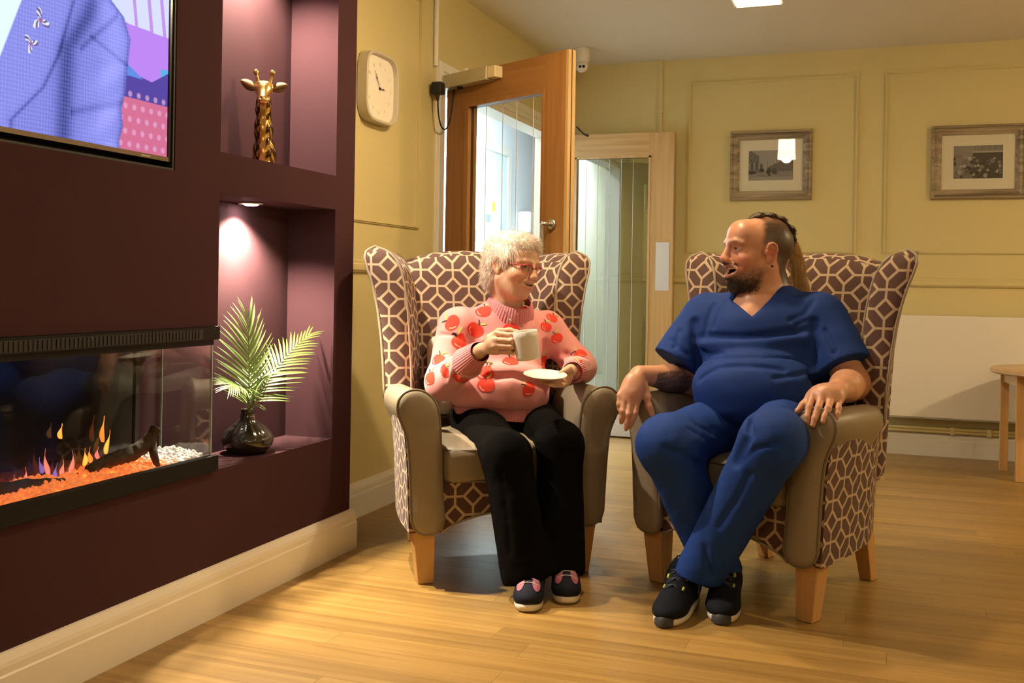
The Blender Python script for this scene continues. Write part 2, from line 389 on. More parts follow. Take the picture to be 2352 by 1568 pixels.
# second leaf, folded back along the rear wall
d2 = empty('door_2', (-2.05, 6.575, 0), 0); tag(d2, 'pale oak glazed door leaf folded back against the rear wall', kind='structure')
W2, H2 = .783, 2.004
MB().box(0, .13, -TW, TW, .01, H2).build('stile', OAKL, d2); MB().box(.616, W2, -TW, TW, .01, H2).build('stile', OAKL, d2)
MB().box(.13, .616, -TW, TW, 1.842, H2).build('top_rail', OAKLX, d2); MB().box(.13, .616, -TW, TW, .01, .17).build('bottom_rail', OAKLX, d2)
bd = MB()
for x0, x1, z0, z1 in ((.118, .13, .16, 1.852), (.616, .630, .16, 1.852), (.118, .630, 1.842, 1.856), (.118, .630, .158, .170)): bd.box(x0, x1, -TW - .005, -TW + .002, z0, z1)
bd.build('glazing_bead', OAKL, d2)
GLASS2 = mat_glass('reflective_glass', (0.86, 0.92, 0.88), 1.52, 4.5, 0.02)
MB().box(.13, .616, -.003, .003, .17, 1.842).build('glass_pane', GLASS2, d2)
for xx in (.19, .27, .35, .43, .51): MB().box(xx - .0013, xx + .0013, -.0042, -.0030, .17, 1.84).build('etched_line', ETCH, d2)
MB().box(.672, .760, -TW - .002, -TW, .975, 1.288).build('push_plate', ALU, d2)
MB().box(.02, W2 - .02, -TW - .002, -TW, .012, .155).build('kick_plate', ALU, d2)
MB().tube([(.14, -TW - .06, 2.05), (.19, -TW - .07, 2.0), (.225, -TW - .07, 1.985)], [.005, .006, .008], 8).build('closer_arm', BLACKM, d2, True)

# ------------------------------------------------------------------ corridor beyond the doorway
OFF = mat('corridor_white', (0.80, 0.82, 0.84), 0.6)
cw = MB().box(-3.10, -3.0, 1.2, 10.0, 0, 2.5).box(-3.0, WX - .10, 9.9, 10.0, 0, 2.5).box(-3.0, WX - .10, 1.2, 1.3, 0, 2.5).box(WX - .20, WX - .101, 6.8, 9.9, 0, 2.5).box(-3.0, WX - .10, 1.3, 9.9, 2.5, 2.56)
tag(cw.build('wall_corridor', OFF), 'bright white corridor walls seen through the open doorway', kind='structure')
tag(MB().box(-3.0, WX - .10, 1.3, 9.9, -.06, -.002).build('floor_corridor', mat('corridor_vinyl', (0.35, 0.33, 0.30), 0.4)), 'grey vinyl floor of the corridor', kind='structure')
t_ = MB()
for y0, y1 in ((7.42, 7.50), (8.10, 8.18)): t_.box(-3.0, -2.975, y0, y1, 0, 2.08)
t_.box(-3.0, -2.975, 7.42, 8.18, 2.08, 2.16)
trim(t_, 'white door surround on the corridor wall', WHITE)
trim(MB().box(-3.0, -2.985, 7.50, 8.10, 0, 2.08), 'pale blue-green corridor door seen through the glazing', mat('pale_mint', (0.62, 0.74, 0.72), 0.5))
CORR = []
for yy in (2.9, 6.6):
    c_ = empty('corridor_ceiling_light', (-2.62, yy, 2.5)); tag(c_, 'white corridor ceiling light just beyond the double doorway' if yy != 2.9 else 'white corridor ceiling light mirrored in the folded door glass', 'light', 'corridor ceiling lights')
    MB().box(-.20, .20, -.16, .16, -.03, -.001).build('housing', WHITE, c_)
    MB().box(-.18, .18, -.14, .14, -.036, -.030).build('diffuser', mat_emit('corridor_diffuser', (0.86, 0.95, 1.0), 9.0), c_)
    ld = bpy.data.lights.new('corridor_lamp', 'AREA'); ld.shape = 'RECTANGLE'; ld.size = .36; ld.size_y = .28; ld.energy = 70; ld.color = (0.80, 0.93, 1.0)
    lo = bpy.data.objects.new('corridor_lamp', ld); COL.objects.link(lo); lo.parent = c_; lo.location = (0, 0, -.045)
# noticeboard and dispenser
nb = empty('notice_board', (-2.985, 7.30, 1.23)); tag(nb, 'pale notice board with pinned papers on the corridor wall', 'notice board')
MB().box(-.014, .012, -.05, .75, -.05, .49).build('board', mat('board_pale', (0.66, 0.80, 0.84), 0.6), nb)
MB().box(.012, .018, -.05, .75, -.07, -.045).build('pen_tray', mat('tray_blue', (0.05, 0.18, 0.62), 0.4), nb)
random.seed(3)
pc = [((0.8, 0.8, 0.1), .42, .36), ((0.9, 0.92, 0.95), .05, .30), ((0.55, 0.75, 0.9), .60, .22), ((0.25, 0.33, 0.36), .02, .10), ((0.9, 0.92, 0.95), .22, .12), ((0.85, 0.85, 0.5), .45, .06), ((0.9, 0.92, 0.95), .30, .33), ((0.3, 0.35, 0.4), .28, .27), ((0.9, .92, .95), .58, .03)]
for i, (c, a, b) in enumerate(pc): MB().box(.012, .0135, a, a + random.uniform(.06, .12), b, b + random.uniform(.05, .10)).build('paper', mat('paper_%d' % i, c, 0.8), nb)
ds = empty('hand_gel_dispenser', (-2.93, 8.50, 1.45)); tag(ds, 'white box dispenser on the corridor wall right of the notice board', 'dispenser')
MB().box(-.07, .05, -.09, .09, 0, .19).build('case', WHITE, ds, bevel=.02); MB().box(-.01, .03, -.03, .03, -.03, 0).build('nozzle', mat('grey_plastic', (0.4, 0.42, 0.45), 0.5), ds)

# ------------------------------------------------------------------ lamps
def pendant(x, y, label, power, zc=2.32, glow=24.0):
    p = empty('pendant_lamp', (x, y, 2.5)); tag(p, label, 'lamp', 'pendant lamps')
    zc -= 2.5
    V, F = lathe([(.083, zc - .10), (.075, zc + .10), (.0735, zc + .10), (.0815, zc - .10)], 32); F += [(0 * 32 + k, 3 * 32 + k, 3 * 32 + (k + 1) % 32, (k + 1) % 32) for k in range(32)]
    mk('lamp_shade', V, F, mat('glowing_shade_%d' % glow, (0.9, 0.75, 0.5), 0.8, emit=(1.0, 0.72, 0.38), estr=glow), p, True)
    MB().cyl((0, 0, zc + .06), (0, 0, -.012), .004, n=8).cyl((0, 0, zc + .055), (0, 0, zc + .10), .014, n=12).build('cord', WHITE, p)
    MB().cyl((0, 0, -.02), (0, 0, -.0005), .045, n=24).build('ceiling_rose', WHITE, p)
    V, F = lathe([(0, zc - .062), (.016, zc - .058), (.028, zc - .04), (.030, zc - .02), (.022, zc + .01), (.013, zc + .035), (.013, zc + .055)], 20)
    mk('bulb', V, F, mat_emit('bulb_glow', (1.0, 0.78, 0.45), 20.0), p, True)
    ld = bpy.data.lights.new('pendant_light', 'POINT'); ld.energy = power; ld.color = WARM; ld.shadow_soft_size = .05
    lo = bpy.data.objects.new('pendant_light', ld); COL.objects.link(lo); lo.parent = p; lo.location = (0, 0, zc - .085)
    return p
pendant(-.85, 3.47, 'pendant lamp with small glowing drum shade above the two armchairs', 38, glow=14.0)
pendant(2.0, 1.6, 'added unseen fill pendant with small drum shade to the right of the camera', 18, glow=16.0)  # added pendant out of view, for ambient fill
pendant(2.6, 4.6, 'pendant lamp with small drum shade near the right wall', 62, glow=40.0)
pendant(-.4, -.6, 'added unseen fill pendant with small drum shade behind the camera', 16, glow=16.0)  # unseen lamp added to lift the ambient light
pendant(2.2, -1.2, 'added unseen fill pendant with small drum shade in the rear corner of the room', 14, glow=12.0)  # another added fill lamp, never in view

cl_ = empty('ceiling_light', (-.616, 5.30, 2.5)); tag(cl_, 'flat square ceiling light with a cream frame above the back wall', 'light')
MB().box(-.13, .13, -.13, .13, -.028, -.0005).build('frame', WHITE, cl_, bevel=.006); MB().box(-.112, .112, -.112, .112, -.034, -.028).build('diffuser', mat_emit('warm_diffuser', (1.0, 0.80, 0.5), 5.0), cl_)

def niche_spot(x, y, z, label, power):
    s = empty('niche_downlight', (x, y, z)); tag(s, label, 'light', 'niche downlights')
    V, F = lathe([(.024, -.0005), (.042, -.0005), (.044, -.004), (.040, -.007), (.028, -.007), (.025, -.003)], 28); mk('bezel', V, F, STEEL, s, True)
    V, F = lathe([(0, -.0115), (.012, -.0110), (.022, -.0090), (.0245, -.0065), (.0245, -.0008), (0, -.0008)], 28); mk('lens', V, F, mat_emit('downlight_lens', (1.0, 0.93, 0.82), 60.0), s, True)
    ld = bpy.data.lights.new('niche_spot', 'SPOT'); ld.energy = power; ld.color = (1.0, 0.84, 0.62); ld.spot_size = math.radians(130); ld.spot_blend = 0.65; ld.shadow_soft_size = .022
    lo = bpy.data.objects.new('niche_spot', ld); COL.objects.link(lo); lo.parent = s; lo.location = (0, 0, -.016)
    return s
niche_spot(-1.992, 2.92, 1.26, 'recessed downlight in the ceiling of the lower niche', 100)
niche_spot(-1.992, 2.92, 2.22, 'recessed downlight in the ceiling of the upper niche', 145)

# ------------------------------------------------------------------ television
tv = empty('television', (-1.8605, 1.665, 1.317)); tag(tv, 'wall-recessed flat television showing a lilac checked jacket', 'television')
Y0, Y1, Z0, Z1 = 1.0, 2.337, 1.337, 2.085
def tb_(name, m, x0, x1, y0, y1, z0, z1, bevel=0.0): return MB().box(x0, x1, y0 - 1.665, y1 - 1.665, z0 - 1.317, z1 - 1.317).build(name, m, tv, bevel=bevel)
tb_('case', BLACK, -.075, -.0125, Y0 - .010, Y1 + .010, Z0 - .012, Z1 + .010, .003)
tb_('bezel', BLACK, -.0125, -.006, Y1, Y1 + .010, Z0 - .012, Z1 + .010); tb_('bezel', BLACK, -.0125, -.006, Y0 - .010, Y0, Z0 - .012, Z1 + .010)
tb_('bezel', BLACK, -.0125, -.006, Y0, Y1, Z1, Z1 + .010); tb_('bezel', mat('bezel_lit_brown', (0.16, 0.115, 0.075), 0.4, 0.3), -.0125, -.005, Y0, Y1, Z0 - .012, Z0)  # bottom bezel in lighter brown: the light caught on it is painted in
tb_('brand_plate', STEEL, -.005, -.0045, 2.225, 2.262, Z0 - .008, Z0 - .005)
tb_('recess_shade_liner', BLACKM, -.105, -.085, .925, 2.354, 1.306, 2.105)  # matt black pieces added to darken the shadow gap round the set
tb_('recess_shade_liner', BLACKM, -.085, -.002, 2.350, 2.3575, 1.3025, 2.109); tb_('recess_shade_liner', BLACKM, -.085, -.002, .9205, 2.350, 1.3025, 1.308)
# screen picture: painted per vertex on a grid that is finest where the picture is detailed
ug = np.concatenate([np.linspace(0, .54, 60, endpoint=False), np.linspace(.54, 1, 400)]); vg = np.concatenate([np.linspace(0, .62, 270, endpoint=False), np.linspace(.62, 1, 40)])
nu, nv = len(ug), len(vg)
uu, vv = np.meshgrid(ug, vg, indexing='ij')
def sst(a, b, x): t = np.clip((x - a) / (b - a), 0, 1); return t * t * (3 - 2 * t)
def tvpic(u, v):
    # r: metres from the right edge, z: metres above the bottom edge
    r = (1 - u) * (Y1 - Y0); z = v * (Z1 - Z0); ip = lambda x, xs, ys: np.interp(x, xs, ys)
    C_ = np.zeros(u.shape + (3,)); C_[:] = (0.46, 0.22, 0.80)
    win = (z > .330 + .02 * r) & (r < .30); C_[win] = (0.62, 0.66, 0.95)
    for rr, wd in ((.075, .007), (.022, .007), (.135, .006)): C_[win & (np.abs(r - rr - .16 * (z - .37)) < wd)] = (0.50, 0.28, 0.72)
    heart = z < .196 + .55 * np.abs(r - .066) * (r < .066) + .14 * (r - .066) * (r > .066); C_[heart] = (0.09, 0.06, 0.33)
    blue = (r > .10) & (z > .196) & (z < .196 + .5 * (r - .10)) & (r < .20); C_[blue] = (0.11, 0.25, 0.70)
    C_[(r < .03) & (z > .215) & (z < .24) & ~heart] = (0.10, 0.40, 0.72)
    low = z < .140; C_[low] = (0.60, 0.15, 0.27)
    du = (r * 30 + (np.floor(z * 30) % 2) * .5) % 1 - .5; dv = (z * 30) % 1 - .5; q = np.sqrt(du ** 2 + dv ** 2); dm = (1 - sst(.16, .30, q))[..., None] * np.where((low | (heart & (z < .175)))[..., None], 1, 0) * .55
    C_ = C_ * (1 - dm) + np.array((0.75, 0.42, 0.66)) * dm
    edge = ip(z, [0, .02, .06, .105, .15, .199, .245, .293, .345, .377, .43], [.186, .188, .176, .182, .170, .164, .158, .153, .178, .226, .33])
    jm = sst(-.004, .003, r - edge)[..., None]
    # cloth tone: sleeve lit on the right, deep fold along the arm seam, lighter lapel
    seam = ip(z, [0, .008, .125, .221, .312, .40], [.385, .382, .377, .372, .309, .27])
    b = .62 + .22 * np.exp(-((r - edge - .055) / .05) ** 2) - .42 * np.exp(-((r - seam) / .030) ** 2) - .30 * np.exp(-((r - edge) / .012) ** 2)
    b += .10 * np.sin(z * 60 + r * 40) * np.exp(-((r - edge - .05) / .06) ** 2) * (z < .22)
    b -= .22 * np.exp(-((z - .235 - .35 * (r - .2)) / .006) ** 2) * (r < .30) + .20 * np.exp(-((z - .085 + .3 * (r - .3)) / .010) ** 2) * (r < .36)
    b -= .25 * np.exp(-((z - .30 + .9 * (r - .25)) / .010) ** 2) * (r < .33) * (r > .20)
    lapl = ip(z, [.02, .112, .20, .343, .43], [.540, .446, .40, .354, .33]); b -= .30 * np.exp(-((r - lapl) / .006) ** 2); b += .08 * sst(0, .03, r - lapl)
    b += .05 * np.sign(np.sin(r * 700 + 12 * z)) * (np.sin(r * 90) > -.6) + .045 * np.sign(np.sin(z * 640 + 9 * r))
    b = np.clip(b, .10, 1.0); J = np.stack([.34 * b ** 1.1 + .02, .34 * b ** 1.1 + .03, .92 * b ** .75 + .04], -1)
    C_ = C_ * (1 - jm) + J * jm
    shirt = ip(z, [.0, .157, .30, .43], [.66, .574, .515, .47]); sm = sst(-.003, .003, r - shirt)[..., None]; C_ = C_ * (1 - sm) + np.array((0.72, 0.86, 0.98)) * sm
    for (cr, cz, s_) in ((.458, .268, .030), (.486, .206, .024)):
        q = np.hypot(r - cr, (z - cz)); a_ = np.arctan2(z - cz, r - cr)
        br_ = q < s_ * (.55 + .45 * np.cos(a_ * 3 + cr * 60)); C_[br_] = np.where((np.sin(a_ * 8 + q * 300) > .1)[br_][:, None], (0.75, 0.76, 0.95), (0.16, 0.13, 0.28))
        C_[q < s_ * .18] = (0.35, 0.12, 0.30)
    return C_
cols = tvpic(uu, vv).reshape(-1, 3)
V = np.stack([np.full(uu.size, -.0115), Y0 - 1.665 + uu.ravel() * (Y1 - Y0), Z0 - 1.317 + vv.ravel() * (Z1 - Z0)], -1)
ii, jj = np.meshgrid(np.arange(nu - 1), np.arange(nv - 1), indexing='ij'); q0 = (ii * nv + jj).ravel()
mk('screen', V, np.stack([q0, q0 + nv, q0 + nv + 1, q0 + 1], -1), mat_emit_attr('tv_screen', 0.62), tv, col=cols)

# ------------------------------------------------------------------ electric fire
fi = empty('electric_fireplace', (-1.955, 1.75, .431)); tag(fi, 'long black glass-fronted electric fire glowing orange below the television', 'fireplace')
fx, fy, fz = -1.955, 1.75, .431
def fb(name, m, *bx, parent=None, bevel=0.0):
    mb = MB()
    for b in bx: mb.box(b[0] - fx, b[1] - fx, b[2] - fy, b[3] - fy, b[4] - fz, b[5] - fz)
    return mb.build(name, m, parent or fi, bevel=bevel)
YB = 2.548
TRIMB = mat('fire_trim_black', (0.006, 0.006, 0.006), 0.6, spec=0.2)
fb('base_trim', TRIMB, (-1.875, -1.846, .93, YB + .012, .433, .478), (-2.052, -1.875, .93, YB + .012, .433, .448), (-2.052, -1.875, YB - .006, YB + .012, .448, .466))
tt = fb('top_trim', TRIMB, (-1.875, -1.848, .93, YB + .012, .822, .861), (-2.052, -1.875, .93, YB + .012, .835, .861), (-1.985, -1.856, .93, YB - .006, .806, .822))
for k in range(72):
    yy = 1.45 + k * .0142
    fb('vent_fin', BLACKM, (-1.8485, -1.8455, yy, yy + .006, .828, .852), parent=tt)
fb('vent_slot', BLACKM, (-1.8479, -1.8475, 1.44, 2.48, .826, .854), parent=tt)
fb('back_panel', mat('fire_back_glass', (0.010, 0.010, 0.012), 0.12), (-2.052, -2.040, .93, 2.42, .448, .835))
fb('back_post', BLACKM, (-2.052, -2.034, 2.42, 2.436, .448, .835))
FG = mat_glass('fire_glass', (0.93, 0.96, 0.95), 1.5, 1.3)
fb('front_glass', FG, (-1.870, -1.866, .94, YB, .478, .806))
fb('side_glass', FG, (-2.050, -1.870, YB - .004, YB, .466, .806))
fb('glass_edge', mat('glass_edge_green', (0.35, 0.5, 0.42), 0.2), (-1.871, -1.865, YB, YB + .003, .466, .806))
fb('glass_edge', MATS['glass_edge_green'], (-2.050, -2.044, YB, YB + .002, .466, .806))
# ember bed glow below the crystals
fb('ember_bed', mat('ember_bed', (0.3, 0.08, 0.03), 0.6, emit=(1.0, 0.16, 0.025), estr=2.2), (-2.035, -1.880, .94, 2.46, .448, .462))
fb('bed_end', mat('ember_end', (0.6, 0.5, 0.5), 0.6, emit=(1.0, 0.75, 0.7), estr=0.25), (-2.035, -1.880, 2.46, 2.535, .448, .462))
# crystals
def crystals(n, y0, y1, name, m):
    rng = np.random.default_rng(5); V = []; F = []
    ico = bmesh.new(); bmesh.ops.create_icosphere(ico, subdivisions=1, radius=1.0); bv = np.array([v.co[:] for v in ico.verts]); bf = np.array([[v.index for v in f.verts] for f in ico.faces]); ico.free()
    for i in range(n):
        t = rng.random(); yy = y0 + (y1 - y0) * rng.random(); xx = -1.886 - .125 * t
        s = rng.uniform(.0045, .0085) * np.array([1, rng.uniform(.8, 1.4), rng.uniform(.7, 1.1)])
        zz = .463 + .020 * t * (1 - .3 * t) + rng.uniform(0, .014) + .006 * math.sin(yy * 23)
        a = rng.uniform(0, 6.28); R_ = np.array([[math.cos(a), -math.sin(a), 0], [math.sin(a), math.cos(a), 0], [0, 0, 1]])
        jit = bv * (1 + rng.uniform(-.22, .22, (len(bv), 1)))
        V.append((jit * s) @ R_.T + (xx - fx, yy - fy, zz - fz)); F.append(bf + i * len(bv))
    o = mk(name, np.concatenate(V), np.concatenate(F), m, fi); o['kind'] = 'stuff'; return o
crystals(2600, 1.0, 2.43, 'ember_crystals', mat('ember_crystal', (0.75, 0.34, 0.20), 0.12, spec=0.8, emit=(1.0, 0.20, 0.045), estr=0.36, var=0.5, vscale=60))
crystals(560, 2.405, 2.535, 'clear_crystals', mat('clear_crystal', (0.70, 0.62, 0.62), 0.1, spec=0.9, emit=(1.0, 0.78, 0.72), estr=0.08, var=0.5, vscale=60))
# flames on the back of the box
rng = np.random.default_rng(21)
def mat_flame(name, c, st):
    m = bpy.data.materials.new(name); m.use_nodes = True; nt = m.node_tree; nt.nodes.clear(); L = nt.links.new
    lw = N(nt, 'ShaderNodeLayerWeight'); lw.inputs[0].default_value = 0.5; f = M_(nt, 'MULTIPLY', M_(nt, 'POWER', M_(nt, 'SUBTRACT', 1.0, lw.outputs['Facing']), 1.3), 0.62)
    t = N(nt, 'ShaderNodeBsdfTransparent'); e = N(nt, 'ShaderNodeEmission'); e.inputs[0].default_value = (*c, 1); e.inputs[1].default_value = st
    mx = N(nt, 'ShaderNodeMixShader'); L(f, mx.inputs[0]); L(t.outputs[0], mx.inputs[1]); L(e.outputs[0], mx.inputs[2]); o = N(nt, 'ShaderNodeOutputMaterial'); L(mx.outputs[0], o.inputs[0]); return m
FLM = [mat_flame('flame_orange', (1.0, 0.20, 0.025), 1.5), mat_flame('flame_yellow', (1.0, 0.36, 0.05), 1.5), mat_flame('flame_violet', (0.42, 0.22, 0.75), 0.55), mat_flame('flame_pink', (1.0, 0.20, 0.14), 1.1)]
def flame(yc, z0, h_, wd, m, lean):
    V = []; n = 9
    for i in range(n):
        t = i / (n - 1); ww = wd * (math.sin(PI * min(1, t * 1.25 + .12)) ** .8) * (1 - t) ** .55 + .0004; yy = yc + lean * t + .004 * math.sin(5 * t + yc * 40)
        for k in range(12):
            a = 2 * PI * k / 12; V.append((-2.022 - fx + .009 * ww / wd * math.sin(a), yy + ww * math.cos(a) - fy, z0 + h_ * t - fz))
    F = [(i * 12 + k, i * 12 + (k + 1) % 12, (i + 1) * 12 + (k + 1) % 12, (i + 1) * 12 + k) for i in range(n - 1) for k in range(12)] + [tuple(range(11, -1, -1)), tuple((n - 1) * 12 + k for k in range(12))]
    mk('flame', V, F, m, fi, True)
FL = [(1.87, .478, .058, .008, 0, .012), (1.835, .478, .045, .006, 2, .008), (1.895, .50, .075, .005, 0, -.004), (1.92, .478, .03, .006, 1, .002), (1.965, .485, .032, .008, 3, .0), (2.00, .495, .035, .008, 3, .004), (2.03, .48, .028, .006, 1, .002), (2.075, .51, .05, .010, 3, -.006), (2.055, .52, .03, .005, 2, -.003), (2.105, .49, .035, .008, 2, .002), (2.13, .50, .03, .006, 3, -.002),
      (2.16, .50, .045, .008, 3, .003), (2.205, .515, .034, .010, 1, .008), (2.225, .52, .03, .007, 0, .004), (2.255, .525, .024, .006, 3, .003), (2.29, .535, .045, .007, 1, .010), (2.12, .60, .028, .004, 1, .001), (2.275, .57, .05, .003, 0, .001), (2.335, .50, .022, .005, 2, .002), (1.80, .48, .05, .009, 0, .004), (1.70, .48, .07, .010, 1, .004), (1.60, .48, .06, .010, 0, -.004), (1.50, .48, .07, .010, 3, .003), (1.40, .48, .05, .010, 0, .003)]
for a in FL: flame(a[0], a[1] - .026, a[2] * 1.45, a[3] * .82, FLM[a[4]], a[5])
BARK = mat('charred_bark', (0.055, 0.034, 0.022), 0.9, var=0.5, vscale=45, bump=0.9, bscale=70)
def log(pts, rad, label, loc):
    L0 = Vector(loc); mb = MB(); n = 18
    P_ = [Vector(p) for p in pts]; fine = []; rr = []
    for i in range(len(P_) - 1):
        for k in range(6):
            t = k / 6; fine.append(P_[i].lerp(P_[i + 1], t) - L0); rr.append(rad[i] * (1 - t) + rad[i + 1] * t)
    fine.append(P_[-1] - L0); rr.append(rad[-1]); mb.tube(fine, rr, n)
    o = mb.build('fire_log', BARK, None, True); o.location = loc
    r2 = random.Random(4)
    for v in o.data.vertices: v.co += Vector((r2.uniform(-1, 1), r2.uniform(-1, 1), r2.uniform(-1, 1))) * .0022
    tag(o, label, 'log', 'logs on the ember bed'); return o
l1 = log([(-1.975, 2.17, .487), (-1.965, 2.24, .502), (-1.955, 2.315, .512), (-1.945, 2.352, .530), (-1.935, 2.375, .560), (-1.932, 2.385, .575)], [.014, .020, .022, .019, .015, .016], 'forked bark log standing upright on the ember crystals', (-1.95, 2.30, .47))
k_ = MB().tube([Vector((-1.940, 2.372, .545)) - l1.location, Vector((-1.918, 2.362, .50)) - l1.location, Vector((-1.906, 2.362, .47)) - l1.location], [.014, .011, .008], 12).build('branch', BARK, l1, True)
log([(-1.99, 1.72, .480), (-1.975, 1.82, .487), (-1.96, 1.95, .486), (-1.945, 2.05, .480)], [.024, .022, .017, .010], 'low charred log lying flat across the ember crystals', (-1.97, 1.9, .47))

# ------------------------------------------------------------------ vase with palm fronds
vs = empty('vase', (-1.955, 2.868, .431)); tag(vs, 'squat glossy black ribbed vase in the lower niche', 'vase')
pr = [(.0, .001), (.052, .001), (.060, .004), (.078, .022), (.085, .040), (.083, .055), (.070, .075), (.048, .092), (.032, .105), (.024, .120), (.022, .135), (.026, .144), (.022, .144), (.017, .132), (.012, .100), (.0, .095)]
def vsm(P, it=2):
    for _ in range(it):
        Q = [P[0]]
        for a, b in zip(P[:-1], P[1:]): Q += [(a[0] * .75 + b[0] * .25, a[1] * .75 + b[1] * .25), (a[0] * .25 + b[0] * .75, a[1] * .25 + b[1] * .75)]
        Q.append(P[-1]); P = Q
    return P
V, F = lathe(vsm(pr), 120); V = np.array(V); an = np.arctan2(V[:, 1], V[:, 0]); zz = V[:, 2]
rib = 1 + .022 * np.sin(an * 20 + zz * 55) * np.clip((zz - .045) / .03, 0, 1) * np.clip((.125 - zz) / .03, 0, 1); V[:, 0] *= rib; V[:, 1] *= rib
mk('body', V, F, mat('black_glaze', (0.018, 0.016, 0.013), 0.16, spec=0.8, coat=0.4), vs, True)
LEAF = mat('palm_leaf', (0.085, 0.165, 0.016), 0.45, var=0.25, vscale=30, sheen=0.1)
LEAF2 = mat('palm_leaf_pale', (0.13, 0.205, 0.062), 0.45, var=0.2, vscale=30)
def leaflet_mesh(L_, wd, droop):
    V = []; n = 7
    for i in range(n):
        t = i / (n - 1); w1 = wd * (math.sin(PI * min(1, .12 + t * .88)) ** .6) * (1 - .55 * t); z = -droop * L_ * t * t
        V += [(t * L_, -w1, z + .25 * w1), (t * L_, 0, z), (t * L_, w1, z + .25 * w1)]
    F = []
    for i in range(n - 1):
        for k in range(2): F.append((i * 3 + k, i * 3 + k + 1, i * 3 + k + 4, i * 3 + k + 3))
    return V, F
def bez(p, t):
    a, b, c, d = (Vector(q) for q in p); return a * (1 - t) ** 3 + b * 3 * t * (1 - t) ** 2 + c * 3 * t * t * (1 - t) + d * t ** 3
VT = Vector((-1.955, 2.868, .431))
def frond(name, ctrl, label, npair, Lmax, m, nrm, spread=1.0):
    fr_ = empty(name, (-1.955, 2.868, .545)); tag(fr_, label, 'palm frond', 'palm fronds in the black vase'); o0 = Vector(fr_.location)
    pts = [bez(ctrl, t / 16) for t in range(17)]
    MB().tube([p - o0 for p in pts], [.0024 * (1 - .75 * i / 16) for i in range(17)], 6).build('stem', m, fr_, True)
    lm = leaflet_mesh(1.0, .042, .22)
    base = None; nrm = Vector(nrm).normalized()
    for i in range(npair):
        t = .26 + .74 * i / (npair - 1); p = bez(ctrl, t); tg = (bez(ctrl, min(1, t + .02)) - bez(ctrl, t - .02)).normalized()
        side = tg.cross(nrm).normalized()
        for s in (-1, 1):
            f = (i / (npair - 1)); L_ = Lmax * (.55 + .9 * math.sin(PI * (.15 + .62 * f))) * (1 - .45 * f) * random.uniform(.92, 1.05)
            an = math.radians(62 - 42 * f) * spread
            d = (tg * math.cos(an) + side * s * math.sin(an) + nrm * random.uniform(-.10, .14)).normalized()
            up = (nrm - d * nrm.dot(d)).normalized(); sd = up.cross(d)
            if base is None:
                o = mk('leaflet', lm[0], lm[1], m, fr_, True); base = o.data
            else:
                o = bpy.data.objects.new('leaflet', base); COL.objects.link(o); o.parent = fr_
            o.matrix_local = Matrix(((d.x * L_, sd.x * L_, up.x * L_, p.x - o0.x), (d.y * L_, sd.y * L_, up.y * L_, p.y - o0.y), (d.z * L_, sd.z * L_, up.z * L_, p.z - o0.z), (0, 0, 0, 1)))
    return fr_
nk = (-1.955, 2.868, .53)
frond('palm_frond', [nk, (-1.955, 2.872, .62), (-1.96, 2.878, .74), (-1.965, 2.872, .875)], 'tall upright palm frond in the middle of the black vase', 21, .125, LEAF2, (.9, -.35, .25))
frond('palm_frond', [nk, (-1.945, 2.89, .61), (-1.93, 2.98, .72), (-1.905, 3.155, .808)], 'palm frond arching to the right out of the black vase', 23, .112, LEAF, (.45, -.55, .70))
frond('palm_frond', [nk, (-1.945, 2.86, .60), (-1.92, 2.80, .685), (-1.885, 2.665, .665)], 'low palm frond drooping to the left beside the fire glass', 22, .100, LEAF, (.30, .15, .95))
frond('palm_frond', [nk, (-1.945, 2.868, .60), (-1.93, 2.86, .66), (-1.885, 2.87, .685)], 'short palm frond curling forward over the vase mouth', 13, .080, LEAF, (.2, -.1, .97))

# ------------------------------------------------------------------ wall clock
ck = empty('wall_clock', (WX, 3.965, 1.84), 0); tag(ck, 'square white wall clock with rounded corners beside the plum wall', 'clock')
def sqr(hw, hh, n=64, e=4.2):
    P_ = []
    for i in range(n):
        a = 2 * PI * i / n; c, s = math.cos(a), math.sin(a); P_.append((math.copysign(abs(c) ** (2 / e), c) * hw, math.copysign(abs(s) ** (2 / e), s) * hh))
    return P_
def ringloft(levels, name, m, parent, capf=False, smooth=True):
    V = []; F = []; n = 64
    for hw, hh, x in levels: V += [(x, a, b) for a, b in sqr(hw, hh)]
    for i in range(len(levels) - 1):
        for k in range(n): l = (k + 1) % n; F.append((i * n + k, i * n + l, (i + 1) * n + l, (i + 1) * n + k))
    if capf: F.append(tuple((len(levels) - 1) * n + k for k in range(n)))
    o = mk(name, V, F, m, parent, smooth); o.data.set_sharp_from_angle(angle=math.radians(40)); return o
H_ = .152
ringloft([(H_ - .004, H_ - .004, .0005), (H_, H_, .004), (H_, H_, .048), (H_ - .003, H_ - .003, .051), (H_ - .010, H_ - .010, .051), (H_ - .012, H_ - .012, .049), (H_ - .014, H_ - .014, .028)], 'case', mat('clock_case', (0.55, 0.50, 0.40), 0.4), ck)
fc = ringloft([(H_ - .013, H_ - .013, .026), (H_ - .0135, H_ - .0135, .029)], 'face', mat('clock_face', (0.86, 0.82, 0.72), 0.6), ck, True)
INK = mat('clock_ink', (0.60, 0.55, 0.46), 0.6)
def text(body, size, loc, rot, m, parent, name, align='CENTER', ext=0.0003):
    c = bpy.data.curves.new(name, 'FONT'); c.body = body; c.size = size; c.align_x = align; c.align_y = 'CENTER'; c.extrude = ext
    t = bpy.data.objects.new(name, c); COL.objects.link(t); dg = bpy.context.evaluated_depsgraph_get(); me = bpy.data.meshes.new_from_object(t.evaluated_get(dg))
    bpy.data.objects.remove(t); o = bpy.data.objects.new(name, me); COL.objects.link(o); me.materials.clear(); me.materials.append(m); o.parent = parent; o.location = loc; o.rotation_euler = rot; return o
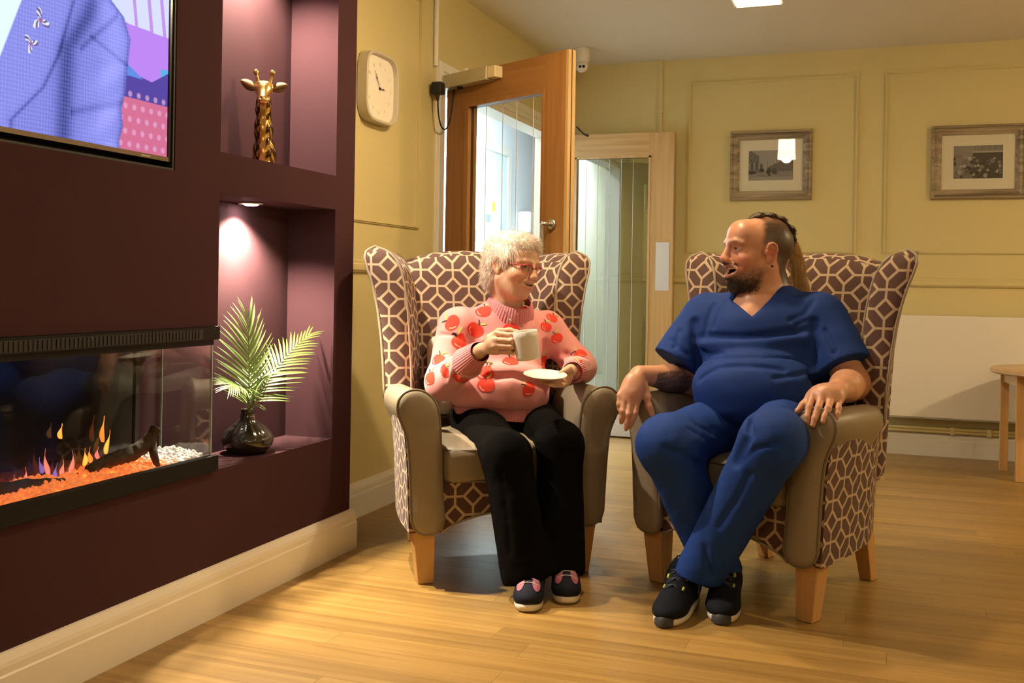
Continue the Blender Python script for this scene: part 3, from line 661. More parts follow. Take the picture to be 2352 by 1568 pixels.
FR = (PI / 2, 0, PI / 2)
for k in range(1, 13):
    a = PI / 2 - k * PI / 6; text(str(k), .022, (.0295, .105 * math.cos(a), .105 * math.sin(a)), FR, INK, fc, 'numeral')
HB = mat('clock_hand', (0.05, 0.04, 0.03), 0.5)
def hand(deg, L_, wd, x, name):
    a = math.radians(90 - deg); d = Vector((0, math.cos(a), math.sin(a))); s = Vector((0, -math.sin(a), math.cos(a))); pts = []
    for t, w1 in ((-.12, .5), (.3, .5), (.52, .7), (.6, 1.9), (.68, .7), (1, .15)): pts.append((t * L_, w1 * wd))
    V = [];
    for x_ in (x, x + .0012): V += [Vector((x_, 0, 0)) + d * t + s * w1 for t, w1 in pts] + [Vector((x_, 0, 0)) + d * t - s * w1 for t, w1 in reversed(pts)]
    n = len(pts) * 2; F = [tuple(range(n))[::-1], tuple(range(n, 2 * n))] + [(i, (i + 1) % n, n + (i + 1) % n, n + i) for i in range(n)]
    mk(name, V, F, HB, ck)
hand(88, .052, .0028, .031, 'hour_hand'); hand(325, .085, .0022, .033, 'minute_hand')
MB().cyl((.0295, 0, 0), (.036, 0, 0), .006, n=16).build('hub', HB, ck)

# ------------------------------------------------------------------ plug and lead by the closer
pl_ = empty('plug_adapter', (WX + .0165, 4.555, 1.92)); tag(pl_, 'black plug-in adapter on the wall beside the open door', 'adapter')
MB().box(.0005, .055, -.03, .025, .0, .06).build('body', BLACKM, pl_, bevel=.008); MB().cyl((.03, -.01, .0), (.03, -.01, -.03), .011, .006, 12).build('strain_relief', BLACKM, pl_)
c0 = (-2.043, 4.545, 1.89); 
cb = MB().tube([Vector(bez([c0, (-2.04, 4.55, 1.70), (-2.02, 4.66, 1.70), (-2.0239, 4.6925, 1.968)], t / 20)) - Vector(c0) for t in range(21)], .004, 8).build('closer_lead', BLACKM, None, True); cb.location = c0
tag(cb, 'thin black lead looping from the plug to the door closer', 'cable')

# ------------------------------------------------------------------ security camera
sc_ = empty('security_camera', (-1.80, 6.22, 2.5)); tag(sc_, 'small white dome security camera on the ceiling behind the open door', 'camera')
V, F = lathe([(.046, -.0005), (.048, -.05), (.046, -.075), (.040, -.088), (.0, -.088)], 28); mk('base', V, F, WHITE, sc_, True)
bm = bmesh.new(); bmesh.ops.create_uvsphere(bm, u_segments=24, v_segments=16, radius=.040); me = bpy.data.meshes.new('eyeball'); bm.to_mesh(me); bm.free(); me.materials.append(WHITE); me.polygons.foreach_set('use_smooth', [True] * len(me.polygons))
eb = bpy.data.objects.new('eyeball', me); COL.objects.link(eb); eb.parent = sc_; eb.location = (0, -.006, -.112)
for s in (-1, 1):
    d = Vector((.30 + .28 * s, -.90 + .02 * s, -.25)).normalized()
    MB().cyl(d * .036, d * .0415, .0095, n=14).build('lens', BLACK, eb)

# ------------------------------------------------------------------ framed pictures
FRM = mat_wood('distressed_frame', (0.12, 0.085, 0.05), (0.42, 0.34, 0.22), 'x', 0.55, 1.3)
MOUNT = mat('cream_mount', (0.86, 0.82, 0.68), 0.8)
PGL = mat_glass('picture_glass', (0.98, 0.98, 0.97), 1.5, 1.4)
def photo_grid(fn, w_, h_, nu=150, nv=100):
    u, v = np.meshgrid(np.linspace(0, 1, nu), np.linspace(0, 1, nv), indexing='ij'); g = np.clip(fn(u, v), 0, 1)
    q = ((np.arange(nu - 1)[:, None]) * nv + np.arange(nv - 1)[None]).ravel()
    V = np.stack([(u.ravel() - .5) * w_, np.zeros(u.size), (v.ravel() - .5) * h_], -1)
    c = .02 + .55 * g.ravel()[:, None] ** 1.6 * np.array([1.0, .97, .98])
    return V, np.stack([q, q + nv, q + nv + 1, q + 1], -1), c
PHOT = mat('sepia_print', (0.4, 0.4, 0.4), 0.7, attr=True)
def ns(u, v, f, seed=0):
    r = np.random.default_rng(seed); s = np.zeros_like(u)
    for k in range(7): s += np.sin(u * f * r.uniform(.4, 2) + v * f * r.uniform(-2, 2) + r.uniform(0, 6))
    return s / 7
def street(u, v):
    g = np.full(u.shape, .82) - .10 * v
    g[v < .30 + .03 * ns(u, v, 9)] = .66
    g = np.where(v < .30, .62 + .14 * ns(u * 2, v * 6, 22, 3) + .1 * (v < .12), g)
    tree = (u > .42) & (v > .30) & (v < .42 + .28 * np.clip((u - .42) * 2.4, 0, 1) * (1 - .3 * np.clip((u - .75) * 3, 0, 1)) + .05 * ns(u, v, 30, 5)); g[tree] = (.42 + .2 * ns(u, v, 60, 6))[tree]
    bld = (u < .24 - .25 * np.clip(v - .82, 0, 1)) & (v > .30) & (v < .98 - 1.1 * np.clip(u - .08, 0, 1)); g[bld] = (.40 + .12 * np.sign(np.sin(v * 48)) * np.sign(np.sin(u * 85)) + .06 * ns(u, v, 40, 2))[bld]
    b2 = (u > .0) & (u < .34) & (v > .28) & (v < .60 - .5 * np.clip(u - .2, 0, 1)); g[b2] = (.45 + .20 * np.sign(np.sin(u * 60)) * (v > .36) + .1 * ns(u, v, 50, 9))[b2]
    for cx, cz, rw, rh, val in ((.45, .30, .05, .10, .12), (.57, .31, .05, .09, .22), (.30, .34, .06, .06, .15), (.62, .26, .03, .07, .25), (.08, .26, .09, .05, .15), (.47, .20, .03, .06, .15)):
        m_ = ((u - cx) / rw) ** 2 + ((v - cz) / rh) ** 2 < 1 + .5 * ns(u, v, 60, 4); g[m_] = val
    g[(np.abs(u - .43) < .006) & (v > .40) & (v < .78)] = .5
    g[(v < .17 - .02 * (u > .35)) & (v > .135) & (u > .26) & (u < .48)] *= .55
    return g
def crowd(u, v):
    g = .48 + .16 * ns(u, v, 16, 3) + .10 * v
    g[v > .72] = (.62 + .05 * ns(u, v, 30, 1))[v > .72]
    shop = (u > .39) & (v < .78); g[shop] = (.20 + .10 * ns(u, v, 40, 8))[shop]
    g[(u > .39) & (np.abs(v - .80) < .022)] = .88
    g[(u > .42) & (v > .84) & (np.abs(np.sin(u * 70)) < .5)] = .42
    g[(u > .39) & (u < .41) & (v < .78)] = .15
    for i in range(70):
        r = np.random.default_rng(i); cx, cz = r.uniform(0, 1), r.uniform(.05, .62) * (1 if r.random() > .3 else 1.1); s = r.uniform(.018, .05)
        m_ = ((u - cx) / s) ** 2 + ((v - cz) / (s * 1.4)) ** 2 < 1; g[m_] = r.choice([.12, .2, .75, .85, .5])
    return g
def picture(x0, x1, z0, z1, fn, label, wr=(.43, .37)):
    p = empty('framed_picture', ((x0 + x1) / 2, 6.70, (z0 + z1) / 2)); tag(p, label, 'picture', 'framed pictures on the back wall')
    hw, hh = (x1 - x0) / 2, (z1 - z0) / 2; fw = .058
    prof = [(0, 0), (0, .022), (.006, .030), (.014, .030), (.020, .022), (.034, .026), (.046, .018), (fw, .012), (fw, 0)]
    for i, (ax, L_) in enumerate((('x', hw), ('z', hh), ('x', hw), ('z', hh))):
        s = 1 if i < 2 else -1; V = []
        for e in (-1, 1):
            for a, d in prof:
                t = e * (L_ - a)
                V.append((t, -d - .0005, s * (hh - a)) if ax == 'x' else (s * (hw - a), -d - .0005, t))
        n = len(prof); F = [(k, (k + 1) % n, n + (k + 1) % n, n + k) for k in range(n)] + [tuple(range(n)), tuple(range(n, 2 * n))]
        mb = MB().add(V, F); o = mb.build('frame_moulding', FRM, p)
    MB().box(-hw + .05, hw - .05, -.006, -.001, -hh + .05, hh - .05).build('mount', MOUNT, p)
    iw, ih = wr[0] * hw, wr[1] * hh
    V, F, c = photo_grid(fn, 2 * iw, 2 * ih); V[:, 1] = -.0066; V[:, 2] -= .012 * 0
    mk('photograph', V, F, PHOT, p, col=c)
    MB().box(-hw + .052, hw - .052, -.0115, -.0100, -hh + .052, hh - .052).build('glass', PGL, p)
    return p
picture(-.926, -.417, 1.565, 2.010, street, 'framed sepia print of an old street, left of the two pictures', (.545, .43))
picture(.280, .800, 1.556, 2.000, crowd, 'framed sepia print of a market crowd, right of the two pictures', (.52, .445))

# ------------------------------------------------------------------ radiator and pipes
rd = empty('radiator', (.75, 6.70, .24)); tag(rd, 'long flat white low-surface radiator under the framed pictures', 'radiator')
MB().box(-.72, .72, -.11, -.018, 0, .612).build('cover', WHITE, rd, bevel=.006)
MB().box(-.70, .70, -.018, -.0005, .03, .58).build('wall_bracket', mat('bracket_grey', (0.3, 0.29, 0.27), 0.6), rd)
MB().box(-.715, .715, -.108, -.03, -.006, .0).build('grille', mat('grille_grey', (0.35, 0.33, 0.3), 0.5), rd)
pp = MB().tube([(-1.2, 6.668, .168), (1.6, 6.668, .168)], .011, 10).tube([(-1.2, 6.668, .150), (1.6, 6.668, .150)], .009, 10).build('heating_pipe', WALL, None, True, org=(.2, 6.668, .15)); tag(pp, 'cream painted heating pipes along the wall below the radiator', 'pipe')
for xx in (.42, .62): MB().box(xx - .2 - .012, xx - .2 + .012, -.016, .032, -.012, .032).build('pipe_clip', WALL, pp)

# ------------------------------------------------------------------ round table at the right edge
tb = empty('round_table', (.985, 6.13, 0)); tag(tb, 'round pale oak coffee table cut off by the right edge of the photo', 'table')
V, F = lathe([(0, .590), (.405, .590), (.414, .584), (.414, .570), (.405, .563), (0, .563)], 64); o = mk('table_top', V, F, mat_wood('table_oak', (0.55, 0.33, 0.13), (0.66, 0.43, 0.19), 'x', 0.3), tb, True); o.data.set_sharp_from_angle(angle=math.radians(40))
lg = [(-.322, .185), (-.280, -.155), (.322, -.185), (.280, .155)]
for a, b in lg: MB().box(a - .021, a + .021, b - .021, b + .021, .0005, .563).build('leg', mat_wood('table_leg_oak', (0.55, 0.33, 0.13), (0.66, 0.43, 0.19), 'z', 0.35), tb, bevel=.003)
for i in range(4):
    a, b = Vector((*lg[i], 0)), Vector((*lg[(i + 1) % 4], 0)); d = (b - a).normalized(); s = Vector((-d.y, d.x, 0)) * .009
    a2, b2 = a + d * .018, b - d * .018
    MB().add([a2 + s + Vector((0, 0, z)) for z in (.50, .563)] + [b2 + s + Vector((0, 0, z)) for z in (.50, .563)] + [a2 - s + Vector((0, 0, z)) for z in (.50, .563)] + [b2 - s + Vector((0, 0, z)) for z in (.50, .563)],
             [(0, 2, 3, 1), (4, 5, 7, 6), (0, 1, 5, 4), (2, 6, 7, 3), (1, 3, 7, 5), (0, 4, 6, 2)]).build('apron', MATS['table_oak'], tb)

# ------------------------------------------------------------------ giraffe ornament

# ------------------------------------------------------------------ soft-form modelling: smooth unions of tapered forms, skinned sparsely
def _v(a): return np.asarray(a, np.float32)
class Form:
    def __init__(s): s.pr = []; s.post = []; s.cuts = []
    def cap(s, a, b, ra, rb=None, k=.02, op=1, flat=None, pad=0.0):
        """tapered limb from a to b; flat=(dir, factor) squashes it along dir"""
        a, b = _v(a), _v(b); rb = ra if rb is None else rb
        s.pr.append(('c', a, b, ra + pad, rb + pad, k, op, flat, (a + b) / 2, float(np.linalg.norm(b - a)) / 2 + max(ra, rb) + pad)); return s
    def chain(s, pts, rad, k=.02, op=1, flat=None, pad=0.0):
        for i in range(len(pts) - 1): s.cap(pts[i], pts[i + 1], rad[i], rad[i + 1], k, op, flat, pad)
        return s
    def ell(s, c, r, R=None, k=.02, op=1, pad=0.0):
        c = _v(c); r = _v(r) + pad; R = np.eye(3, dtype=np.float32) if R is None else _v(R)
        s.pr.append(('e', c, r, R, None, k, op, None, c, float(max(r)))); return s
    def sph(s, c, r, k=.02, op=1): return s.ell(c, (r, r, r), None, k, op)
    def cut(s, p, n, only=None): s.cuts.append((_v(p), _v(n) / np.linalg.norm(n), only)); return s
    def _d(s, p, Q):
        if p[0] == 'c':
            _, a, b, ra, rb, k, op, flat, _, _ = p
            ab = b - a; q = Q - a; t = np.clip((q @ ab) / max(float(ab @ ab), 1e-9), 0, 1); q = q - t[..., None] * ab; sc = 1.0
            if flat is not None:
                n = _v(flat[0]); n = n / np.linalg.norm(n); q = q + (q @ n)[..., None] * n * (1 / flat[1] - 1); sc = min(1.0, flat[1])
            return (np.sqrt((q * q).sum(-1)) - (ra + (rb - ra) * t)) * (sc if sc < 1 else 1)
        _, c, r, R, _, k, op, _, _, _ = p
        q = (Q - c) @ R.T if R is not None else Q - c
        k0 = np.sqrt(((q / r) ** 2).sum(-1)); k1 = np.sqrt(((q / (r * r)) ** 2).sum(-1))
        return k0 * (k0 - 1) / np.maximum(k1, 1e-6)
    def _eval(s, Bc, offs, half, fine):
        nb = len(Bc); F = np.full((nb, len(offs)), 1.0, np.float32)
        for p in s.pr:
            k, op = p[5], p[6]
            idx = np.nonzero(np.linalg.norm(Bc - p[8], axis=1) < p[9] + half + k + (.05 if not fine else .02))[0]
            if fine and len(idx): idx = idx[s._d(p, Bc[idx]) < half + k + (.024 if len(s.post) < 2 else .030)]
            if not len(idx): continue
            Q = Bc[idx][:, None, :] + offs[None]
            d = s._d(p, Q).astype(np.float32); f = F[idx]
            if op > 0:
                h = np.maximum(k - np.abs(f - d), 0) / k; F[idx] = np.minimum(f, d) - h * h * k * .25
            else:
                d = -d; h = np.maximum(k - np.abs(f - d), 0) / k; F[idx] = np.maximum(f, d) + h * h * k * .25
        if fine:
            for fn in s.post:
                for i0 in range(0, nb, 200):
                    Q = Bc[i0:i0 + 200][:, None, :] + offs[None]; F[i0:i0 + 200] = fn(Q, F[i0:i0 + 200])
        for p, n, only in s.cuts:
            Q = Bc[:, None, :] + offs[None]; d = (Q - p) @ n
            if only is not None: d = np.where(np.sqrt(((Q - _v(only[0])) ** 2).sum(-1)) < only[1], d, -1.0)
            F = np.maximum(F, d.astype(np.float32))
        return F
    def skin(s, h):
        B = 12; bs = B * h
        ad = [p for p in s.pr if p[6] > 0]
        lo = np.min([p[8] - p[9] for p in ad], 0) - .03; hi = np.max([p[8] + p[9] for p in ad], 0) + .03
        n = np.ceil((hi - lo) / bs).astype(int)
        g = np.stack(np.meshgrid(*[np.arange(k) for k in n], indexing='ij'), -1).reshape(-1, 3)
        c = (lo + (g + .5) * bs).astype(np.float32); half = bs * .87
        f = s._eval(c, np.zeros((1, 3), np.float32), half, False)[:, 0]
        g = g[np.abs(f) < half + .010 + .016 * (len(s.post) > 1)]; c = (lo + (g + .5) * bs).astype(np.float32)
        a = np.arange(B + 1); O = np.stack(np.meshgrid(a, a, a, indexing='ij'), -1).reshape(-1, 3)
        F = s._eval(c, ((O - B / 2) * h).astype(np.float32), half, True).reshape(-1, B + 1, B + 1, B + 1)
        G = n * B + 4
        cid, cv, quads = [], [], []
        sg = F < 0
        E8 = [(i, j, k) for i in (0, 1) for j in (0, 1) for k in (0, 1)]
        cs = sum(sg[:, i:B + i, j:B + j, k:B + k].astype(np.int8) for i, j, k in E8)
        b, x, y, z = np.nonzero((cs > 0) & (cs < 8))
        val = np.stack([F[b, x + i, y + j, z + k] for i, j, k in E8], -1)
        acc = np.zeros((len(b), 3)); cnt = np.zeros(len(b))
        for p in range(8):
            for q in range(p + 1, 8):
                if sum(abs(u - w_) for u, w_ in zip(E8[p], E8[q])) != 1: continue
                m = (val[:, p] < 0) != (val[:, q] < 0); t = val[m, p] / (val[m, p] - val[m, q])
                acc[m] += np.array(E8[p]) + t[:, None] * (np.array(E8[q]) - np.array(E8[p])); cnt[m] += 1
        gc = g[b] * B + np.stack([x, y, z], -1)
        pos = lo + (gc + acc / cnt[:, None]) * h
        code = lambda q: (q[:, 0] * G[1] + q[:, 1]) * G[2] + q[:, 2]
        cid = code(gc); od = np.argsort(cid); cid = cid[od]; pos = pos[od]
        for ax in range(3):
            sl = [slice(0, B)] * 3; s2 = [slice(0, B)] * 3; s2[ax] = slice(1, B + 1)
            A_ = sg[:, sl[0], sl[1], sl[2]]; C_ = sg[:, s2[0], s2[1], s2[2]]
            b, x, y, z = np.nonzero(A_ != C_); e = g[b] * B + np.stack([x, y, z], -1)
            u, w_ = (ax + 1) % 3, (ax + 2) % 3; du = np.zeros(3, int); dw = np.zeros(3, int); du[u] = 1; dw[w_] = 1
            Q = np.stack([code(e - du - dw), code(e - dw), code(e), code(e - du)], -1)
            fl_ = ~A_[b, x, y, z]; Q[fl_] = Q[fl_][:, ::-1]; quads.append(Q)
        Q = np.concatenate(quads); ix = np.searchsorted(cid, Q); ix = np.clip(ix, 0, len(cid) - 1); ok = (cid[ix] == Q).all(1)
        return pos, ix[ok]
def relax(V, F, it=1, lam=.5):
    e = np.concatenate([F[:, [0, 1]], F[:, [1, 2]], F[:, [2, 3]], F[:, [3, 0]]]); n = len(V)
    for _ in range(it):
        a = np.zeros((n, 3)); c = np.zeros(n)
        for d in range(3): a[:, d] = np.bincount(e[:, 0], V[e[:, 1], d], n) + np.bincount(e[:, 1], V[e[:, 0], d], n)
        c = np.bincount(e[:, 0], minlength=n) + np.bincount(e[:, 1], minlength=n)
        V = V + lam * (a / np.maximum(c, 1)[:, None] - V)
    return V
def vnormals(V, F):
    n = np.cross(V[F[:, 2]] - V[F[:, 0]], V[F[:, 3]] - V[F[:, 1]]); o = np.zeros_like(V)
    for k in range(4):
        for d in range(3): o[:, d] += np.bincount(F[:, k], n[:, d], len(V))
    return o / np.maximum(np.linalg.norm(o, axis=1, keepdims=True), 1e-12)
def vnoise(Q, f, seed=0):
    """cheap smooth noise"""
    r = np.random.default_rng(seed); D = r.normal(size=(3, 6)); D = D / np.linalg.norm(D, axis=0) * f * r.uniform(.6, 1.5, 6)
    return np.sin(Q.astype(np.float32) @ D.astype(np.float32) + r.uniform(0, 6.28, 6).astype(np.float32)).sum(-1) / 6
def crease(pts, depth, width):
    """a soft groove (depth>0) or ridge along a polyline"""
    P_ = [_v(p) for p in pts]; cen = np.mean(P_, 0); rad = max(np.linalg.norm(p - cen) for p in P_) + width * 3
    def fn(Q, F):
        D = np.full(F.shape, 9.0, np.float32); near = np.linalg.norm(Q.reshape(len(Q), -1, 3)[:, Q.shape[1] // 2] - cen, axis=1) < rad + .08
        if not near.any(): return F
        q_ = Q[near]; d0 = np.full(q_.shape[:2], 9.0, np.float32)
        for a, b in zip(P_[:-1], P_[1:]):
            ab = b - a; q = q_ - a; t = np.clip((q @ ab) / float(ab @ ab), 0, 1); q = q - t[..., None] * ab; d0 = np.minimum(d0, np.sqrt((q * q).sum(-1)))
        F = F.copy(); F[near] = F[near] + depth * np.exp(-(d0 / width) ** 2); return F
    return fn
def strands(name, roots, dirs, lens, m, parent, org, rad=.0006, seg=4, gravity=0.0, bend=None, sides=3):
    """many fine hairs in one mesh"""
    n = len(roots); P_ = np.zeros((n, seg + 1, 3)); P_[:, 0] = roots; d = dirs / np.maximum(np.linalg.norm(dirs, axis=1, keepdims=True), 1e-9)
    for i in range(seg):
        dd = d.copy(); dd[:, 2] -= gravity * (i / seg)
        if bend is not None: dd = dd + bend * (i / seg)
        dd /= np.linalg.norm(dd, axis=1, keepdims=True); P_[:, i + 1] = P_[:, i] + dd * (lens / seg)[:, None]
    t = P_[:, -1] - P_[:, 0]; t /= np.maximum(np.linalg.norm(t, axis=1, keepdims=True), 1e-9); a = np.cross(t, np.array([.3, .5, .81])); a /= np.maximum(np.linalg.norm(a, axis=1, keepdims=True), 1e-9); b = np.cross(t, a)
    V = np.zeros((n, seg + 1, sides, 3))
    for i in range(seg + 1):
        r = rad * (1 - .8 * (i / seg) ** 1.5)
        for k in range(sides): V[:, i, k] = P_[:, i] + r * (a * math.cos(2 * PI * k / sides) + b * math.sin(2 * PI * k / sides))
    F = []
    base = (np.arange(n) * (seg + 1) * sides)[:, None]
    for i in range(seg):
        for k in range(sides):
            l = (k + 1) % sides; F.append(base + np.array([[i * sides + k, i * sides + l, (i + 1) * sides + l, (i + 1) * sides + k]]))
    o = mk(name, V.reshape(-1, 3), np.concatenate(F), m, parent, True, org=org); return o

# ------------------------------------------------------------------ giraffe ornament in the upper niche
GO = mat('polished_gold', (0.70, 0.46, 0.16), 0.22, 1.0, var=0.35, vscale=40)
gi = empty('giraffe_ornament', (-1.965, 2.945, 1.382), .55); tag(gi, 'gold giraffe head and neck ornament in the upper niche', 'ornament')
f = Form(); f.chain([(.006, .012, .0), (.004, .010, .05), (.0, .006, .13), (-.001, .0, .20), (0, -.006, .235)], [.037, .033, .026, .022, .021], k=.02)
f.post.append(lambda Q, F: F - .0016 * np.clip(np.sin(Q[..., 2] * 150 + 5 * np.sin(np.arctan2(Q[..., 1], Q[..., 0]) * 2)) * np.sin(np.arctan2(Q[..., 1], Q[..., 0]) * 5) * 1.4, -.7, 1) * ((np.abs(Q[..., 0]) > .010) | (Q[..., 1] > 0)))
V, F = f.skin(.0022); V[:, 2] = np.maximum(V[:, 2], .0005)
an = np.arctan2(V[:, 1], V[:, 0]); pt = (np.sin(V[:, 2] * 150 + 5 * np.sin(an * 2)) * np.sin(an * 5) > -.15) & ((np.abs(V[:, 0]) > .010) | (V[:, 1] > 0))
gc = np.where(pt[:, None], (0.07, 0.035, 0.015), (0.62, 0.40, 0.12)); mk('neck', V, F, mat('gold_patches', (.7, .5, .2), 0.25, 0.9, attr=True), gi, True, col=gc)
f = Form().ell((0, -.012, .258), (.030, .034, .030), k=.01).cap((0, -.02, .258), (0, -.058, .222), .024, .015, .012).ell((0, -.064, .214), (.018, .014, .013), k=.01)
for s in (-1, 1): f.sph((.024 * s, -.028, .262), .0085, .006).sph((.008 * s, -.076, .220), .004, .004, -1).cap((.014 * s, -.03, .278), (.026 * s, -.026, .272), .006, .005, .006)
f.cap((-.012, -.078, .207), (.012, -.078, .207), .002, .002, .004, -1)
V, F = f.skin(.002); hd = mk('head', V, F, GO, gi, True)
for s in (-1, 1):
    V, F = lathe([(.006, 0), (.0055, .02), (.005, .030), (.0085, .036), (.010, .042), (.0085, .048), (.004, .051), (0, .0515)], 14)
    o = mk('horn', V, F, GO, gi, True); o.location = (.018 * s, -.004, .278); o.rotation_euler = (-.1, .22 * s, 0)
    Vv = []; n = 10
    for i in range(n):
        t = i / (n - 1); wd = .016 * math.sin(PI * (.1 + .9 * t)) ** .7 + .0005
        c = Vector((s * (.026 + .052 * t), -.006 + .004 * t, .262 + .026 * t * (1 if s < 0 else .75)))
        for k in range(8):
            a = 2 * PI * k / 8; Vv.append(c + Vector((-.3 * s * math.sin(a) * wd, -.0035 * math.cos(a) + .006 * (math.sin(a) ** 2) * math.sin(PI * t), wd * math.sin(a))))
    F = [(i * 8 + k, i * 8 + (k + 1) % 8, (i + 1) * 8 + (k + 1) % 8, (i + 1) * 8 + k) for i in range(n - 1) for k in range(8)] + [tuple(range(7, -1, -1)), tuple((n - 1) * 8 + k for k in range(8))]
    mb = MB().add(Vv, F); mb.build('ear', mat('dark_bronze', (0.20, 0.12, 0.05), 0.35, 0.8), gi, True)

# ------------------------------------------------------------------ wingback armchairs
LATT = mat_lattice('lattice_upholstery', (0.44, 0.335, 0.225), (0.078, 0.034, 0.026), w_=0.105)
TAUPE = mat('taupe_vinyl', (0.235, 0.193, 0.134), 0.42, var=0.05, vscale=6, bump=0.08, bscale=500)
PIPE = mat('taupe_piping', (0.15, 0.12, 0.08), 0.45)
CPIPE = mat('cream_piping', (0.30, 0.245, 0.18), 0.5)
BEECH = mat_wood('beech_leg', (0.46, 0.25, 0.085), (0.58, 0.34, 0.13), 'z', 0.35)
def smooth_loop(P_, it=2):
    for _ in range(it):
        Q = []
        for i in range(len(P_)):
            a, b = P_[i], P_[(i + 1) % len(P_)]; Q += [tuple(.75 * np.array(a) + .25 * np.array(b)), tuple(.25 * np.array(a) + .75 * np.array(b))]
        P_ = Q
    return P_
ARM = [(.222, .174), (.236, .30), (.242, .45), (.247, .56), (.262, .612), (.296, .643), (.335, .652), (.370, .641), (.391, .611), (.389, .572), (.371, .533), (.354, .49), (.346, .40), (.341, .30), (.335, .174)]
def arm_profile(off=0.0):
    P_ = np.array(smooth_loop(ARM[1:-1] + [ARM[-1], ARM[0]], 2)); 
    if off:
        c = P_.mean(0); d = np.roll(P_, -1, 0) - np.roll(P_, 1, 0); nn = np.stack([d[:, 1], -d[:, 0]], -1); nn /= np.linalg.norm(nn, axis=1, keepdims=True)
        sgn = np.sign(((P_ - c) * nn).sum(1).mean()); P_ = P_ - nn * sgn * off
    return P_
def loft(rings, closed_ends=True):
    n = len(rings[0]); V = [tuple(p) for r in rings for p in r]; F = []
    for i in range(len(rings) - 1):
        for k in range(n): l = (k + 1) % n; F.append((i * n + k, i * n + l, (i + 1) * n + l, (i + 1) * n + k))
    if closed_ends: F += [tuple(range(n))[::-1], tuple((len(rings) - 1) * n + k for k in range(n))]
    return V, F
def interp(z, zs, vs): return float(np.interp(z, zs, vs))
